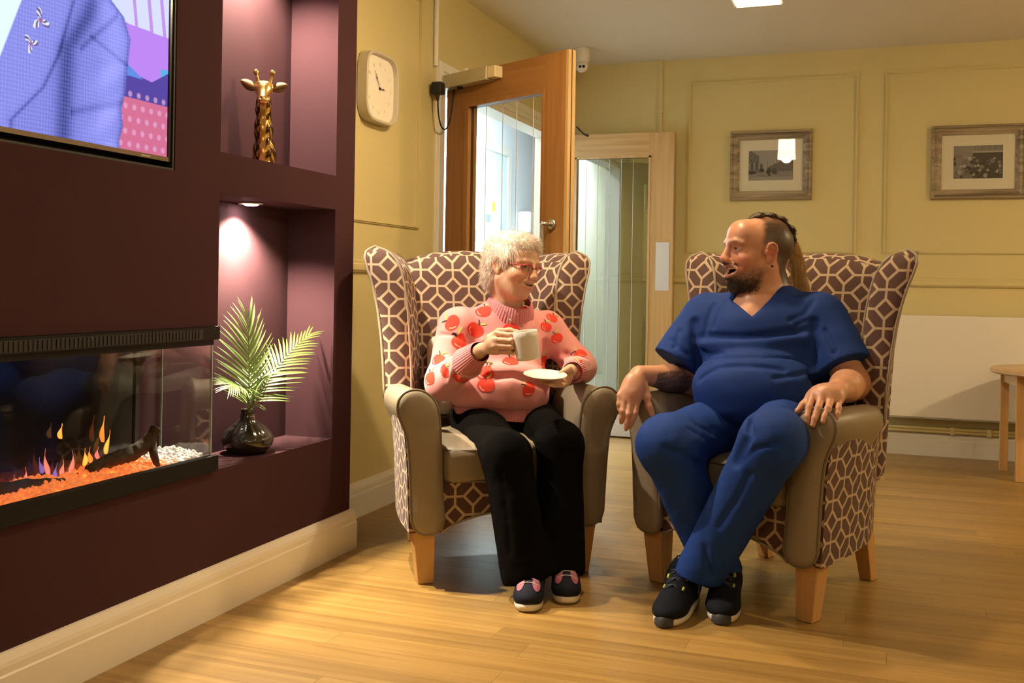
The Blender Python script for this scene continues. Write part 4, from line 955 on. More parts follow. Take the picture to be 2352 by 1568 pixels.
def make_chair(loc, rz, label):
    ch = empty('wingback_armchair', loc, rz); tag(ch, label, 'armchair', 'wingback armchairs')
    # legs
    for s in (-1, 1):
        V = []
        for z, h_, cx, cy in ((.0005, .027, .276, .0), (.178, .037, .287, .0)): V += [(s * cx + a * h_, cy + b * h_, z) for a, b in ((-1, -1), (1, -1), (1, 1), (-1, 1))]
        MB().add(V, [(0, 3, 2, 1), (4, 5, 6, 7), (0, 1, 5, 4), (1, 2, 6, 5), (2, 3, 7, 6), (3, 0, 4, 7)]).build('leg', BEECH, ch, bevel=.003)
        V = []
        for z, h_, cx, cy in ((.0005, .022, .200, .555), (.215, .030, .195, .505)): V += [(s * cx + a * h_, cy + b * h_, z) for a, b in ((-1, -1), (1, -1), (1, 1), (-1, 1))]
        MB().add(V, [(0, 3, 2, 1), (4, 5, 6, 7), (0, 1, 5, 4), (1, 2, 6, 5), (2, 3, 7, 6), (3, 0, 4, 7)]).build('leg', BEECH, ch, bevel=.003)
    for s in (-1, 1):
        # arm: vinyl body with scrolled roll
        rings = []
        for yy, off in ((-.056, .012), (-.050, .008), (.10, .007), (.235, .009), (.278, .018), (.300, .034)):
            rings.append([(s * x, yy, z) for x, z in arm_profile(off)])
        V, F = loft(rings); o = MB().add(V, F).build('arm', TAUPE, ch, True); o.data.set_sharp_from_angle(angle=math.radians(50))
        # front facing panel, slightly padded
        P0 = arm_profile(0); c0 = P0.mean(0)
        rings = [[(s * x, -.052, z) for x, z in P0], [(s * x, -.066, z) for x, z in P0], [(s * x, -.074, z) for x, z in arm_profile(.006)], [(s * x, -.080, z) for x, z in arm_profile(.022)]]
        rings.append([(s * (x * .35 + c0[0] * .65), -.083, z * .6 + c0[1] * .4) for x, z in arm_profile(.02)])
        V, F = loft(rings); pn = MB().add(V, F).build('arm_panel', TAUPE, ch, True); pn.data.set_sharp_from_angle(angle=math.radians(50))
        mbp = MB().tube([(s * x * 1.0, -.066, z) for x, z in P0], .0046, 6, closed=True); mbp.build('piping', PIPE, pn, True)
        # patterned outer side panel
        V = []; ny, nz = 10, 10
        for th in (0, 1):
            for i in range(ny + 1):
                yy = -.048 + (.60 + .048) * i / ny; zb = .176 + .03 * (i / ny); zt = .535 + .06 * (i / ny)
                for j in range(nz + 1):
                    t = j / nz; z = zb + (zt - zb) * t; xo = interp(z, [.17, .30, .40, .49, .535, .60], [.337, .343, .348, .356, .366, .372]) + interp(yy, [-.05, .12, .30, .45, .60], [0, 0, -.020, -.078, -.150])
                    V.append((s * (xo + .004 - th * .02), yy, z))
        F = []; st = (ny + 1) * (nz + 1)
        for i in range(ny):
            for j in range(nz):
                a = i * (nz + 1) + j; q = (a, a + nz + 1, a + nz + 2, a + 1); F.append(q); F.append(tuple(st + k for k in reversed(q)))
        bd = [i * (nz + 1) for i in range(ny + 1)] + [ny * (nz + 1) + j for j in range(1, nz + 1)] + [i * (nz + 1) + nz for i in range(ny - 1, -1, -1)] + [j for j in range(nz - 1, 0, -1)]
        for a, b in zip(bd, bd[1:] + bd[:1]): F.append((a, b, st + b, st + a))
        o = MB().add(V, F).build('side_panel', LATT, ch); boxuv(o)
        # wing
        zs_ = [.585, .70, .80, .90, 1.0, 1.05, 1.09, 1.115, 1.128]
        xo_ = [.372, .376, .383, .395, .416, .433, .441, .432, .405]; xi_ = [.268, .271, .276, .282, .293, .306, .326, .350, .385]
        yf_ = [.285, .295, .305, .315, .330, .340, .352, .366, .385]; yb_ = [.585, .60, .61, .62, .625, .625, .62, .60, .54]
        xob_ = [.235, .240, .246, .255, .268, .280, .296, .322, .375]; xib_ = [.15, .15, .15, .16, .18, .20, .23, .275, .360]
        zz = np.concatenate([np.linspace(.585, 1.05, 14), np.linspace(1.065, 1.128, 9)]); rings = []; eo = []; ei = []
        for z in zz:
            g_ = lambda v: interp(z, zs_, v)
            xo, xi, yf, yb, xob, xib = g_(xo_), g_(xi_), g_(yf_), g_(yb_), g_(xob_), g_(xib_)
            ring = [(xi, yf + .012), (xi + .006, yf + .003), ((xi * 2 + xo) / 3, yf - .004), ((xi + 2 * xo) / 3, yf - .004), (xo - .008, yf + .001), (xo, yf + .010), (xo * .70 + xob * .30 + .006, yf * .68 + yb * .32), (xo * .32 + xob * .68 + .008, yf * .32 + yb * .68), (xob, yb - .01), (xob - .012, yb), (xib, yb), (xib * .75 + xi * .25, yb * .75 + yf * .25), (xib * .4 + xi * .6, yb * .4 + yf * .6 + .006)]
            rings.append([(s * a, b, z) for a, b in ring]); eo.append((s * (xo - .002), yf + .004, z)); ei.append((s * (xi + .002), yf + .006, z))
        V, F = loft(rings); wg = MB().add(V, F).build('wing', LATT, ch, True); wg.data.set_sharp_from_angle(angle=math.radians(45)); boxuv(wg, off=(.018 * s, -.01))
        MB().tube(ei + [((ei[-1][0] + eo[-1][0]) / 2, eo[-1][1], 1.131)] + eo[::-1], .0048, 6).build('piping', CPIPE, wg, True)
    # seat
    def wseat(P_):
        Q = P_.copy(); Q[:, 2] += .018 * np.clip(1 - (P_[:, 0] / .24) ** 2, 0, 1) * np.clip(1 - (P_[:, 1] / .28) ** 2, 0, 1) * (P_[:, 2] > 0); Q[:, 1] -= .016 * np.clip(1 - (P_[:, 0] / .24) ** 2, 0, 1) * (P_[:, 1] < -.2); return Q
    V, F = rbox(.234, .275, .066, .035, 10, wseat); cu = mk('seat_cushion', V, F, TAUPE, ch, True); cu.location = (0, .222, .392)
    lp = [(x * .99, y_, .052) for x, y_ in ((-.228, -.262), (-.1, -.285), (0, -.29), (.1, -.285), (.228, -.262))]
    for zz_ in (.052, -.052): MB().tube([(a, b, zz_) for a, b, _ in lp], .0042, 6).build('piping', PIPE, cu, True)
    # arched front rail
    V = []; n = 16
    for th in (0, 1):
        for i in range(n + 1):
            x = -.232 + .464 * i / n; zb = .172 + .062 * math.sin(PI * min(1, max(0, (i / n)))) ** .7
            V += [(x, -.046 + .03 * th, zb), (x, -.046 + .03 * th, .335)]
    F = []; st = 2 * (n + 1)
    for i in range(n):
        a = 2 * i; F += [(a, a + 2, a + 3, a + 1), (st + a, st + a + 1, st + a + 3, st + a + 2), (a, st + a, st + a + 2, a + 2), (a + 1, a + 3, st + a + 3, st + a + 1)]
    F += [(0, 1, st + 1, st), (2 * n, st + 2 * n, st + 2 * n + 1, 2 * n + 1)]
    o = MB().add(V, F).build('front_rail', LATT, ch); boxuv(o, off=(0, .02))
    MB().tube([(-.232 + .464 * i / n, -.047, .172 + .062 * math.sin(PI * i / n) ** .7) for i in range(n + 1)], .004, 6).build('piping', CPIPE, o, True)
    MB().box(-.20, .20, -.01, .56, .245, .335).build('seat_base_light_block', BLACKM, ch)  # board added inside the seat to block light
    # backrest
    def wback(P_):
        Q = P_.copy(); t = (P_[:, 2] + .395) / .79; Q[:, 0] = P_[:, 0] * (1 - .16 * np.clip(P_[:, 1] / .075, 0, 1))
        Q[:, 2] = .34 + .79 * t - .055 * (np.abs(P_[:, 0]) / .27) ** 2.2 * np.clip((t - .6) / .4, 0, 1)
        Q[:, 1] = P_[:, 1] + .50 + .115 * t - .028 * np.cos(P_[:, 0] / .27 * PI / 2) * (P_[:, 1] < 0) * (.5 + .5 * np.sin(PI * np.clip(t, 0, 1))); return Q
    V, F = rbox(.275, .075, .395, .062, 14, wback); o = mk('backrest', V, F, LATT, ch, True); boxuv(o, off=(.008, .003))
    V, F = rbox(.205, .030, .40, .028, 8, lambda P_: np.stack([P_[:, 0] * (1 + .02 * (P_[:, 2] > 0)), P_[:, 1] + .580 + .035 * (P_[:, 2] + .4) / .8, P_[:, 2] * .98 + .63 - .04 * (np.abs(P_[:, 0]) / .205) ** 2 * np.clip(P_[:, 2] / .4, 0, 1)], -1)); o = mk('outer_back', V, F, LATT, ch, True); boxuv(o)
    return ch
CHL = make_chair((-1.2, 3.28, 0), math.radians(37), 'wingback armchair in brown lattice fabric on the left, beside the plum wall')
CHR = make_chair((-.44, 3.322, 0), math.radians(-25), 'wingback armchair in brown lattice fabric on the right, turned to the left')

# ------------------------------------------------------------------ people
def rows(fwd, up=(0, 0, 1)):
    f = np.array(fwd, float); f /= np.linalg.norm(f); u = np.array(up, float); u -= f * (u @ f); u /= np.linalg.norm(u); x = np.cross(f, u)   # x = person's right
    return np.stack([x, f, u])
class Head:
    """local frame: x to the person's right, y forward, z up"""
    def __init__(s, c, fwd, up, sc): s.c = np.array(c, float); s.R = rows(fwd, up); s.s = sc
    def w(s, p): return s.c + s.s * (np.array(p, float) @ s.R)
    def l(s, V): return ((V - s.c) @ s.R.T) / s.s
def add_head(f, H, man):
    s = H.s; W = H.w; R = H.R
    E = lambda c, r, k=.02, op=1: f.ell(W(c), np.array(r) * s, R, k * s, op)
    Cp = lambda a, b, ra, rb, k=.012, op=1: f.cap(W(a), W(b), ra * s, rb * s, k * s, op)
    E((0, -.022, .034), (.074, .094, .084)); E((0, .028, -.012), (.062, .066, .088), .03)
    E((0, .022, -.072), (.054, .056, .040), .03); E((0, .066, -.098), (.024, .022, .019), .02)
    E((0, .062, .050), (.056, .034, .046), .03)
    for a in (-1, 1):
        E((a * .043, .056, -.026), (.026, .026, .023), .025)
        Cp((a * .058, -.002, -.048), (a * .034, .045, -.094), .018, .016, .02)
        E((a * .033, .096, .007), (.020, .019, .012), .012, -1)
        for P_, r in (([(.018, .0850, .0080), (.026, .0875, .0125), (.034, .0868, .0130), (.048, .0765, .0070)], .0038), ([(.018, .0840, .0025), (.026, .0858, -.0018), (.034, .0848, -.0022), (.048, .0765, .0020)], .0036)):
            for p, q in zip(P_[:-1], P_[1:]): Cp((a * p[0], p[1], p[2]), (a * q[0], q[1], q[2]), r, r, .005)
        br_ = .0 if man else .0032; Cp((a * .012, .0955 - br_, .0255), (a * .034, .0905 - br_, .0275), .0062 - br_ * .5, .0060 - br_ * .5, .012); Cp((a * .034, .0905 - br_, .0275), (a * .054, .0740 - br_, .0225), .0060 - br_ * .5, .005 - br_ * .4, .012)
        E((a * .0125, .1035, -.0310), (.0080, .0100, .0075), .006)
                # ear
        ex = a * .0735; q_ = .86; ec = np.array([ex, -.012, -.004])
        ep = lambda x, y, z: tuple(ec + np.array([a * x, y, z]) * q_)
        er = lambda x, y, z: (x * q_, y * q_, z * q_)
        E(ep(0, 0, 0), er(.0085, .0210, .0315), .006); E(ep(.0090, .005, .003), er(.0090, .0120, .0190), .003, -1)
        pts = [ep(.003, .014, .018), ep(.006, .010, .030), ep(.008, -.002, .0345), ep(.009, -.014, .027), ep(.009, -.0175, .010), ep(.006, -.010, -.008), ep(.003, .001, -.023)]
        for p, q in zip(pts[:-1], pts[1:]): Cp(p, q, .0040, .0040, .004)
        E(ep(.001, .008, -.027), er(.006, .009, .010), .006); Cp(ep(0, .018, -.002), ep(.002, .017, .005), .004, .004, .004)
    nt_ = .122 if man else .117
    Cp((0, .091, .020), (0, nt_ - .012, -.022), .0085, .0115, .012); E((0, nt_ - .012, -.0255), (.0125, .0120, .0110), .008)
    for a in (-1, 1): E((a * .0065, nt_ - .013, -.0375), (.0038, .0055, .0035), .003, -1)
    # mouth
    E((0, .073, -.058), (.035, .027, .028) if man else (.034, .024, .026), .02)
    if man: op_ = (.0345, .027, .0155); zc = -.0610; lo = -.0800; up = -.0465; ce = (.0365, .066, -.053)
    else: op_ = (.0315, .025, .0072); zc = -.0575; lo = -.0680; up = -.0505; ce = (.0350, .066, -.0455)
    E((0, .086, zc), op_, .004, -1)
    if not man:
        for a in (-1, 1): E((a * .022, .076, zc + .0045), (.0130, .020, .0062), .003, -1)
    for zz_, r, yc_ in ((up, .0042, .1010), (lo, .0050, .0995)):
        P_ = [(-ce[0], ce[1], ce[2]), (-.024, .0870, zz_ * .75 + ce[2] * .25), (-.012, .0975, zz_ + .0005), (0, yc_, zz_)]; P_ = P_ + [(-x, y, z) for x, y, z in P_[-2::-1]]
        for p, q in zip(P_[:-1], P_[1:]): Cp(p, q, r, r, .005)
    for a in (-1, 1):   # smile folds
        Cp((a * .020, .100, -.030), (a * .043, .074, -.050), .0016, .0016, .010, -1)
def lip_weight(L_, man):
    zc, lo, up, ce = ((-.0610, -.0800, -.0465, (.0365, .066, -.053)) if man else (-.0575, -.0680, -.0505, (.0345, .066, -.0455)))
    w_ = np.zeros(len(L_)); near = np.nonzero((np.abs(L_[:, 0]) < .05) & (L_[:, 1] > .05) & (L_[:, 2] > -.10) & (L_[:, 2] < -.03))[0]; P = L_[near]; d = np.full(len(P), 9.0)
    for zz_, yc_ in ((up, .1010), (lo, .0995)):
        Q = [(-ce[0], ce[1], ce[2]), (-.024, .0870, zz_ * .75 + ce[2] * .25), (-.012, .0975, zz_ + .0005), (0, yc_, zz_)]; Q = Q + [(-x, y, z) for x, y, z in Q[-2::-1]]
        for a, b in zip(Q[:-1], Q[1:]):
            a, b = np.array(a), np.array(b); ab = b - a; q = P - a; t = np.clip(q @ ab / (ab @ ab), 0, 1); d = np.minimum(d, np.linalg.norm(q - t[:, None] * ab, axis=1))
    w_[near] = np.exp(-(d / .0062) ** 4); return w_
def hand(f, wrist, kn, pip, dip, tip, thumb, rs=1.0, rw=.021, flat=None):
    wrist = np.array(wrist)
    for i, k_ in enumerate(kn):
        f.cap(wrist * .8 + np.array(kn[i]) * .2, k_, rw * .62 * rs, .0112 * rs, .012, flat=flat)
        r = (.0088, .0090, .0085, .0076)[i] * rs
        f.chain([k_, pip[i], dip[i], tip[i]], [r * 1.22, r * 1.08, r * .96, r * .82], k=.0035)
        f.sph(pip[i], r * 1.12, .004)
    f.chain(thumb, [.0150 * rs, .0125 * rs, .0105 * rs, .0085 * rs][:len(thumb)], k=.008)
    c = (wrist + np.mean(kn, 0)) / 2; f.ell(c * .5 + np.mean(kn, 0) * .5, (.022 * rs, .022 * rs, .022 * rs), k=.02)
SKW = mat('skin_fair_aged', (0.7, 0.45, 0.32), 0.5, attr=True, bump=0.12, bscale=160)
SKM = mat('skin_ruddy', (0.6, 0.34, 0.24), 0.42, attr=True, bump=0.06, bscale=300)
EYE = mat('eye', (0.8, 0.8, 0.8), 0.15, attr=True)
def eyes(H, person, org, look, iris):
    bm = bmesh.new(); bmesh.ops.create_uvsphere(bm, u_segments=20, v_segments=14, radius=.0126 * H.s); bv = np.array([v.co[:] for v in bm.verts]); bf = [[v.index for v in f.verts] for f in bm.faces]; bm.free()
    d = np.array(look, float) @ H.R; d /= np.linalg.norm(d)
    for a in (-1, 1):
        n = bv / np.linalg.norm(bv, axis=1, keepdims=True); c = np.where((n @ d > .93)[:, None], (0.01, 0.01, 0.01), np.where((n @ d > .80)[:, None], iris, (0.62, 0.52, 0.44)))
        mk('eye', bv + H.w((a * .0325, .0742, .0053)), bf, EYE, person, True, col=c, org=org)
def teeth(H, person, org, man):
    zt, hh = (-.0475, .0100) if man else (-.0505, .0085)
    V = []; n = 24
    for i in range(n + 1):
        t = -1 + 2 * i / n; x = (.0290 if man else .0250) * t; y_ = .0950 - (.0215 if man else .0190) * t * t - (0 if man else .0015); g_ = .0005 * (1 - abs(math.cos(i * PI / 2.4)))
        V += [H.w((x, y_ - .005, zt)), H.w((x, y_ - g_, zt)), H.w((x, y_ - g_ - .0006, zt - hh * (1 - .25 * t * t))), H.w((x, y_ - .005, zt - hh * (1 - .25 * t * t)))]
    F = [(4 * i + k, 4 * i + (k + 1) % 4, 4 * i + 4 + (k + 1) % 4, 4 * i + 4 + k) for i in range(n) for k in range(4)]
    mk('teeth', V, F, mat('teeth', (0.80, 0.70, 0.52), 0.25), person, True, org=org)
def shoe(person, org, heel, toe, wd, um, sm, name, ankle=None, hgt=.10):
    h0, t0 = np.array(heel, float), np.array(toe, float); d = t0 - h0; L_ = np.linalg.norm(d[:2]); y_ = np.array([d[0], d[1], 0]) / L_; x_ = np.array([y_[1], -y_[0], 0]); c = (h0 + t0) / 2; c[2] = 0; R = np.stack([x_, y_, [0, 0, 1]])
    W = lambda p: c + np.array(p, float) @ R; q = L_ / .27; ww = wd / .10
    f = Form()
    f.ell(W((0, .066 * q, .036)), (.047 * ww, .070 * q, .032), R, .02).ell(W((0, -.02 * q, .046)), (.042 * ww, .085 * q, .046), R, .03).ell(W((0, -.085 * q, .050)), (.038 * ww, .050 * q, .056), R, .02)
    f.cap(W((0, -.078 * q, hgt - .03)), W((0, -.035 * q, hgt - .015)), .040 * ww, .036 * ww, .03).cap(W((0, -.030 * q, hgt - .022)), W((0, .055 * q, .046)), .036 * ww, .032 * ww, .03)
    if ankle: f.cap(W((0, -.020 * q, hgt - .02)), W((0, -.042 * q, ankle)), .024 * ww, .020 * ww, .02, flat=(R[1], .5))
    f.ell(W((0, -.085 * q, hgt + .02)), (.029 * ww, .036 * q, .040), R, .008, -1)
    f.cut((0, 0, .012), (0, 0, -1)).cut((0, 0, (ankle or hgt) + .012), (0, 0, 1))
    V, F = f.skin(.0034); o = mk(name, V, F, um, person, True, org=org)
    # sole
    prof = []; n = 40
    for i in range(n):
        a = 2 * PI * i / n; sy = math.sin(a); cx = math.cos(a); wv = .048 * ww * (1 - .10 * (sy < 0) * abs(sy)) * (1 - .13 * math.exp(-((sy + .15) / .3) ** 2)); prof.append((math.copysign(abs(cx) ** .75, cx) * wv, math.copysign(abs(sy) ** .9, sy) * .137 * q))
    rings = []
    for sc_, z in ((.93, .0005), (.98, .005), (1.0, .011), (.99, .018), (.95, .0225)): rings.append([W((x * sc_, yy * sc_, max(.0005, z) + .014 * max(0, yy / (.137 * q) - .55) ** 1.5 * (1 if z > .003 else .5))) for x, yy in prof])
    V, F = loft(rings); so = MB().add([tuple(v - np.array(org)) for v in np.array(V)], F).build('sole', sm, o, True)
    return o, W, q, ww
CAMP3 = np.array([0, 0, 1.0])
def snap(form, pts, lo=-.30, hi=.30):
    """push guide points onto the unwrinkled surface of a form"""
    out = []
    for p in pts:
        p = np.array(p, float); d = p - CAMP3; L_ = np.linalg.norm(d); d /= L_; t = np.linspace(L_ + lo, L_ + hi, 240); Q = (CAMP3 + t[:, None] * d).astype(np.float32)
        f_ = form._eval(Q, np.zeros((1, 3), np.float32), 0.05, False)[:, 0]; ix = np.nonzero(f_ < 0)[0]; out.append(Q[ix[0]] if len(ix) else p)
    return out
def folds(form, L_):
    form.post += [crease(snap(form, pts), dp, wd) for pts, dp, wd in L_]
# ================================================================== woman with the cup
OW = np.array([-1.32, 3.45, 0.0])
HW = Head((-1.2708, 3.5175, 1.0634), np.array([.939, -.344, -.10]), (.06, .06, 1), .985)
fb_ = Form(); add_head(fb_, HW, False)
nb_ = (-1.3069, 3.5576, 0.9149)
fb_.cap(HW.w((0, -.022, -.055)), nb_, .050, .056, .03).cap(HW.w((0, .03, -.085)), nb_, .026, .040, .03)
RW = rows((.36, -.93, 0))
fb_.ell((-1.3238, 3.5728, 0.7677), (.150, .100, .140), RW, .04).ell((-1.3153, 3.5333, 0.6251), (.160, .120, .11), RW, .04).ell((-1.3243, 3.5620, 0.5247), (.165, .135, .08), RW, .04)
fb_.cap((-1.4466, 3.4965, 0.8432), (-1.1949, 3.6619, 0.8385), .046, .046, .04).cap(nb_, (-1.3178, 3.5856, 0.8489), .05, .07, .04)
SR, ER, WR = (-1.4737, 3.4654, 0.8402), (-1.4712, 3.3600, 0.6468), (-1.2407, 3.1455, 0.7813)
SL, EL, WL = (-1.1729, 3.6805, 0.8187), (-1.0489, 3.6615, 0.6967), (-1.0025, 3.3805, 0.7034)
fb_.chain([SR, ER], [.042, .036], k=.03).chain([ER, WR], [.036, .0235], k=.02).chain([SL, EL], [.042, .036], k=.03).chain([EL, WL], [.036, .0235], k=.02)
KR, AR = (-1.1279, 3.1013, 0.4424), (-1.0414, 3.0794, 0.0909); KL, AL = (-1.0046, 3.2734, 0.4629), (-0.9591, 3.2048, 0.0848)
fb_.cap((-1.4048, 3.5116, 0.4886), KR, .065, .05, .03).cap(KR, AR, .048, .032, .02).cap((-1.2331, 3.6587, 0.4911), KL, .065, .05, .03).cap(KL, AL, .048, .032, .02)
fb_.cap(AR, (-1.0379, 3.0806, 0.0299), .032, .026, .02).cap(AL, (-0.9569, 3.2056, 0.0249), .032, .026, .02)
# right hand closed round the cup handle
hand(fb_, WR, [(-1.1711, 3.1016, 0.8387), (-1.1677, 3.0816, 0.8185), (-1.1656, 3.0770, 0.7991), (-1.1649, 3.0879, 0.7802)],
     [(-1.1168, 3.0893, 0.8353), (-1.1095, 3.0781, 0.8178), (-1.1105, 3.0778, 0.7996), (-1.1196, 3.0830, 0.7808)],
     [(-1.1073, 3.1215, 0.8271), (-1.1050, 3.1117, 0.8107), (-1.1054, 3.1094, 0.7953), (-1.1165, 3.1118, 0.7778)],
     [(-1.1309, 3.1374, 0.8185), (-1.1310, 3.1299, 0.8047), (-1.1325, 3.1262, 0.7906), (-1.1406, 3.1243, 0.7748)],
     [(-1.2061, 3.1262, 0.8223), (-1.1768, 3.1368, 0.8428), (-1.1428, 3.1437, 0.8479), (-1.1152, 3.1431, 0.8445)], .92)
# left hand under and on the rim of the saucer
hand(fb_, WL, [(-1.0243, 3.3195, 0.6937), (-1.0121, 3.3154, 0.6827), (-1.0024, 3.3146, 0.6744), (-0.9960, 3.3191, 0.6684)],
     [(-1.0357, 3.2728, 0.6778), (-1.0201, 3.2678, 0.6702), (-1.0076, 3.2670, 0.6665), (-0.9981, 3.2758, 0.6632)],
     [(-1.0459, 3.2426, 0.6769), (-1.0295, 3.2347, 0.6711), (-1.0173, 3.2348, 0.6673), (-1.0068, 3.2450, 0.6641)],
     [(-1.0548, 3.2234, 0.6767), (-1.0379, 3.2136, 0.6725), (-1.0241, 3.2132, 0.6689), (-1.0143, 3.2253, 0.6654)],
     [(-0.9968, 3.3507, 0.7059), (-0.9925, 3.3257, 0.7139), (-0.9978, 3.3025, 0.7110), (-1.0070, 3.2779, 0.7051)], .92)
fb_.post.append(lambda Q, F: F + .0007 * vnoise(Q, 260, 3))
Vw, Fw = fb_.skin(.0031); Vw = relax(Vw, Fw, 1, .4)
lw_ = HW.l(Vw); inh = (np.abs(lw_[:, 0]) < .1) & (lw_[:, 2] > -.13) & (lw_[:, 2] < .2) & (lw_[:, 1] > -.14)
cw_ = np.tile(np.array([0.66, 0.40, 0.26]), (len(Vw), 1)); cw_ *= (1 + .10 * vnoise(Vw, 60, 1) + .06 * vnoise(Vw, 240, 2))[:, None]
g3 = lambda c, r: np.exp(-(((lw_ - np.array(c)) / r) ** 2).sum(1)) * inh
for a in (-1, 1):
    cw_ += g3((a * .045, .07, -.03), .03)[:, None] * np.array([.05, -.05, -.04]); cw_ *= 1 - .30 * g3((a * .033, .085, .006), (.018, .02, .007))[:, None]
    cw_ += g3((a * .075, -.02, -.005), .03)[:, None] * np.array([.03, -.08, -.06])
lip = (lip_weight(lw_, False) * inh * .75)[:, None]; cw_ = cw_ * (1 - lip) + np.array([.46, .17, .14]) * lip
mo = inh & (np.abs(lw_[:, 0]) < .030) & (lw_[:, 1] < .090 - 20 * lw_[:, 0] ** 2) & (np.abs(lw_[:, 2] + .057) < .0058) & (lw_[:, 1] > .055); cw_[mo] = (.10, .03, .025)
woman = mk('person', Vw, Fw, SKW, None, True, col=np.clip(cw_, .01, 1), org=OW)
tag(woman, 'seated person in pink apple sweater and red glasses holding a white cup', 'person', 'people sitting in the armchairs')
eyes(HW, woman, OW, (-.02, 1, -.1), (0.10, 0.13, 0.15)); teeth(HW, woman, OW, False)

# sweater
KNIT = mat('pink_knit', (0.72, 0.30, 0.295), 0.85, sheen=0.2, var=0.03, vscale=30, bump=0.10, bscale=700)
def mat_rib(name, c, fr):
    m, nt, p = _new(name); MATS[name] = m; L = nt.links.new; uv = N(nt, 'ShaderNodeAttribute', attribute_name='Col'); sp = N(nt, 'ShaderNodeSeparateXYZ'); L(uv.outputs['Vector'], sp.inputs[0])
    s_ = M_(nt, 'SINE', M_(nt, 'MULTIPLY', sp.outputs[0], fr)); b = N(nt, 'ShaderNodeBump'); b.inputs['Strength'].default_value = 0.5; b.inputs['Distance'].default_value = .002; L(s_, b.inputs['Height']); L(b.outputs[0], p.inputs['Normal'])
    hv = N(nt, 'ShaderNodeHueSaturation'); hv.inputs['Color'].default_value = (*c, 1); L(M_(nt, 'ADD', M_(nt, 'MULTIPLY', s_, .07), .95), hv.inputs['Value']); L(hv.outputs[0], p.inputs['Base Color']); p.inputs['Roughness'].default_value = .85; return m
RIB = mat_rib('pink_rib', (0.68, 0.245, 0.265), 900.0)
fs = Form()
fs.ell((-1.3207, 3.5739, 0.7678), (.168, .118, .150), RW, .05).ell((-1.3084, 3.5145, 0.6351), (.182, .142, .105), RW, .05).ell((-1.3153, 3.5173, 0.5784), (.180, .140, .070), RW, .04)
fs.cap((-1.4489, 3.4850, 0.8484), (-1.1919, 3.6630, 0.8418), .064, .062, .05).cap((-1.3143, 3.5656, 0.8740), (-1.3174, 3.5644, 0.7765), .085, .10, .05)
fs.cap(SR, ER, .064, .060, .04).cap(ER, (-1.2561, 3.1613, 0.7668), .060, .042, .035).cap(SL, EL, .062, .058, .04).cap(EL, (-1.0053, 3.4327, 0.6994), .054, .042, .035)
fs.ell((-1.2918, 3.5577, 0.9395), (.066, .066, .050), RW, .012, -1)
folds(fs, [([(-1.3832, 3.3280, 0.6398), (-1.2998, 3.3581, 0.6705), (-1.2131, 3.3895, 0.6781), (-1.1394, 3.4374, 0.6499), (-1.1121, 3.4898, 0.6310)], .030, .010),
           ([(-1.3725, 3.3319, 0.6939), (-1.2822, 3.3539, 0.6993), (-1.1812, 3.3904, 0.6979), (-1.1179, 3.4451, 0.6688)], -.022, .022),
           ([(-1.3884, 3.3899, 0.8140), (-1.3696, 3.3542, 0.7697), (-1.3655, 3.3131, 0.7384)], .032, .012),
           ([(-1.3672, 3.3763, 0.7841), (-1.3235, 3.3708, 0.7983), (-1.2900, 3.3617, 0.7876)], -.016, .015),
           ([(-1.4936, 3.3731, 0.8144), (-1.4414, 3.3708, 0.8131), (-1.3961, 3.3765, 0.7956)], .012, .007),
           ([(-1.1477, 3.5407, 0.7836), (-1.1435, 3.5210, 0.7215), (-1.1247, 3.5065, 0.6729)], .022, .014),
           ([(-1.0812, 3.5860, 0.7486), (-1.0435, 3.5996, 0.7444), (-1.0142, 3.6315, 0.7324)], .018, .010),
           ([(-1.0900, 3.5616, 0.7290), (-1.0452, 3.5778, 0.7282), (-1.0083, 3.6230, 0.7171)], -.014, .011),
           ([(-1.1942, 3.5877, 0.9251), (-1.1913, 3.5462, 0.8777), (-1.1738, 3.5313, 0.8309)], .013, .013),
           ([(-1.4226, 3.2925, 0.7099), (-1.4334, 3.2886, 0.6638)], .014, .010),
           ([(-1.3703, 3.2476, 0.7002), (-1.3916, 3.2612, 0.6529)], .013, .013)])
fs.post += [lambda Q, F: F + .0035 * vnoise(Q, 34, 7) + .0016 * vnoise(Q, 90, 8)]
fs.cut((-1.3169, 3.2190, 0.7358), np.array(WR) - np.array(ER), ((-1.2763, 3.1805, 0.7619), .105)).cut((-1.0068, 3.4002, 0.7018), np.array(WL) - np.array(EL), (WL, .06))
hemp = (-1.3186, 3.5002, 0.5431); fs.cut((hemp[0], hemp[1], hemp[2]), (.02, .02, -1))
Vs, Fs = fs.skin(.0045); Vs = relax(Vs, Fs, 2, .5)
sw = mk('sweater', Vs, Fs, KNIT, woman, True, org=OW)
def band(name, fn, ncol, parent, m, org):
    """closed ribbed tube patch: fn(i, j) -> point, ncol around"""
    V = []; U = []
    for j in range(5):
        for i in range(ncol): V.append(fn(i / ncol, j / 4)); U.append((i / ncol, j / 4, 0))
    F = [(j * ncol + i, j * ncol + (i + 1) % ncol, (j + 1) * ncol + (i + 1) % ncol, (j + 1) * ncol + i) for j in range(4) for i in range(ncol)]
    o = mk(name, V, F, m, parent, True, org=org, col=np.array(U)); return o
def ring_pt(c, ax, r, sq=1.0, ref=(0, 0, 1)):
    ax = np.array(ax, float); ax /= np.linalg.norm(ax); a = np.cross(ax, ref); a /= np.linalg.norm(a); b = np.cross(ax, a)
    return lambda t: np.array(c) + r * (a * math.cos(2 * PI * t) + sq * b * math.sin(2 * PI * t))
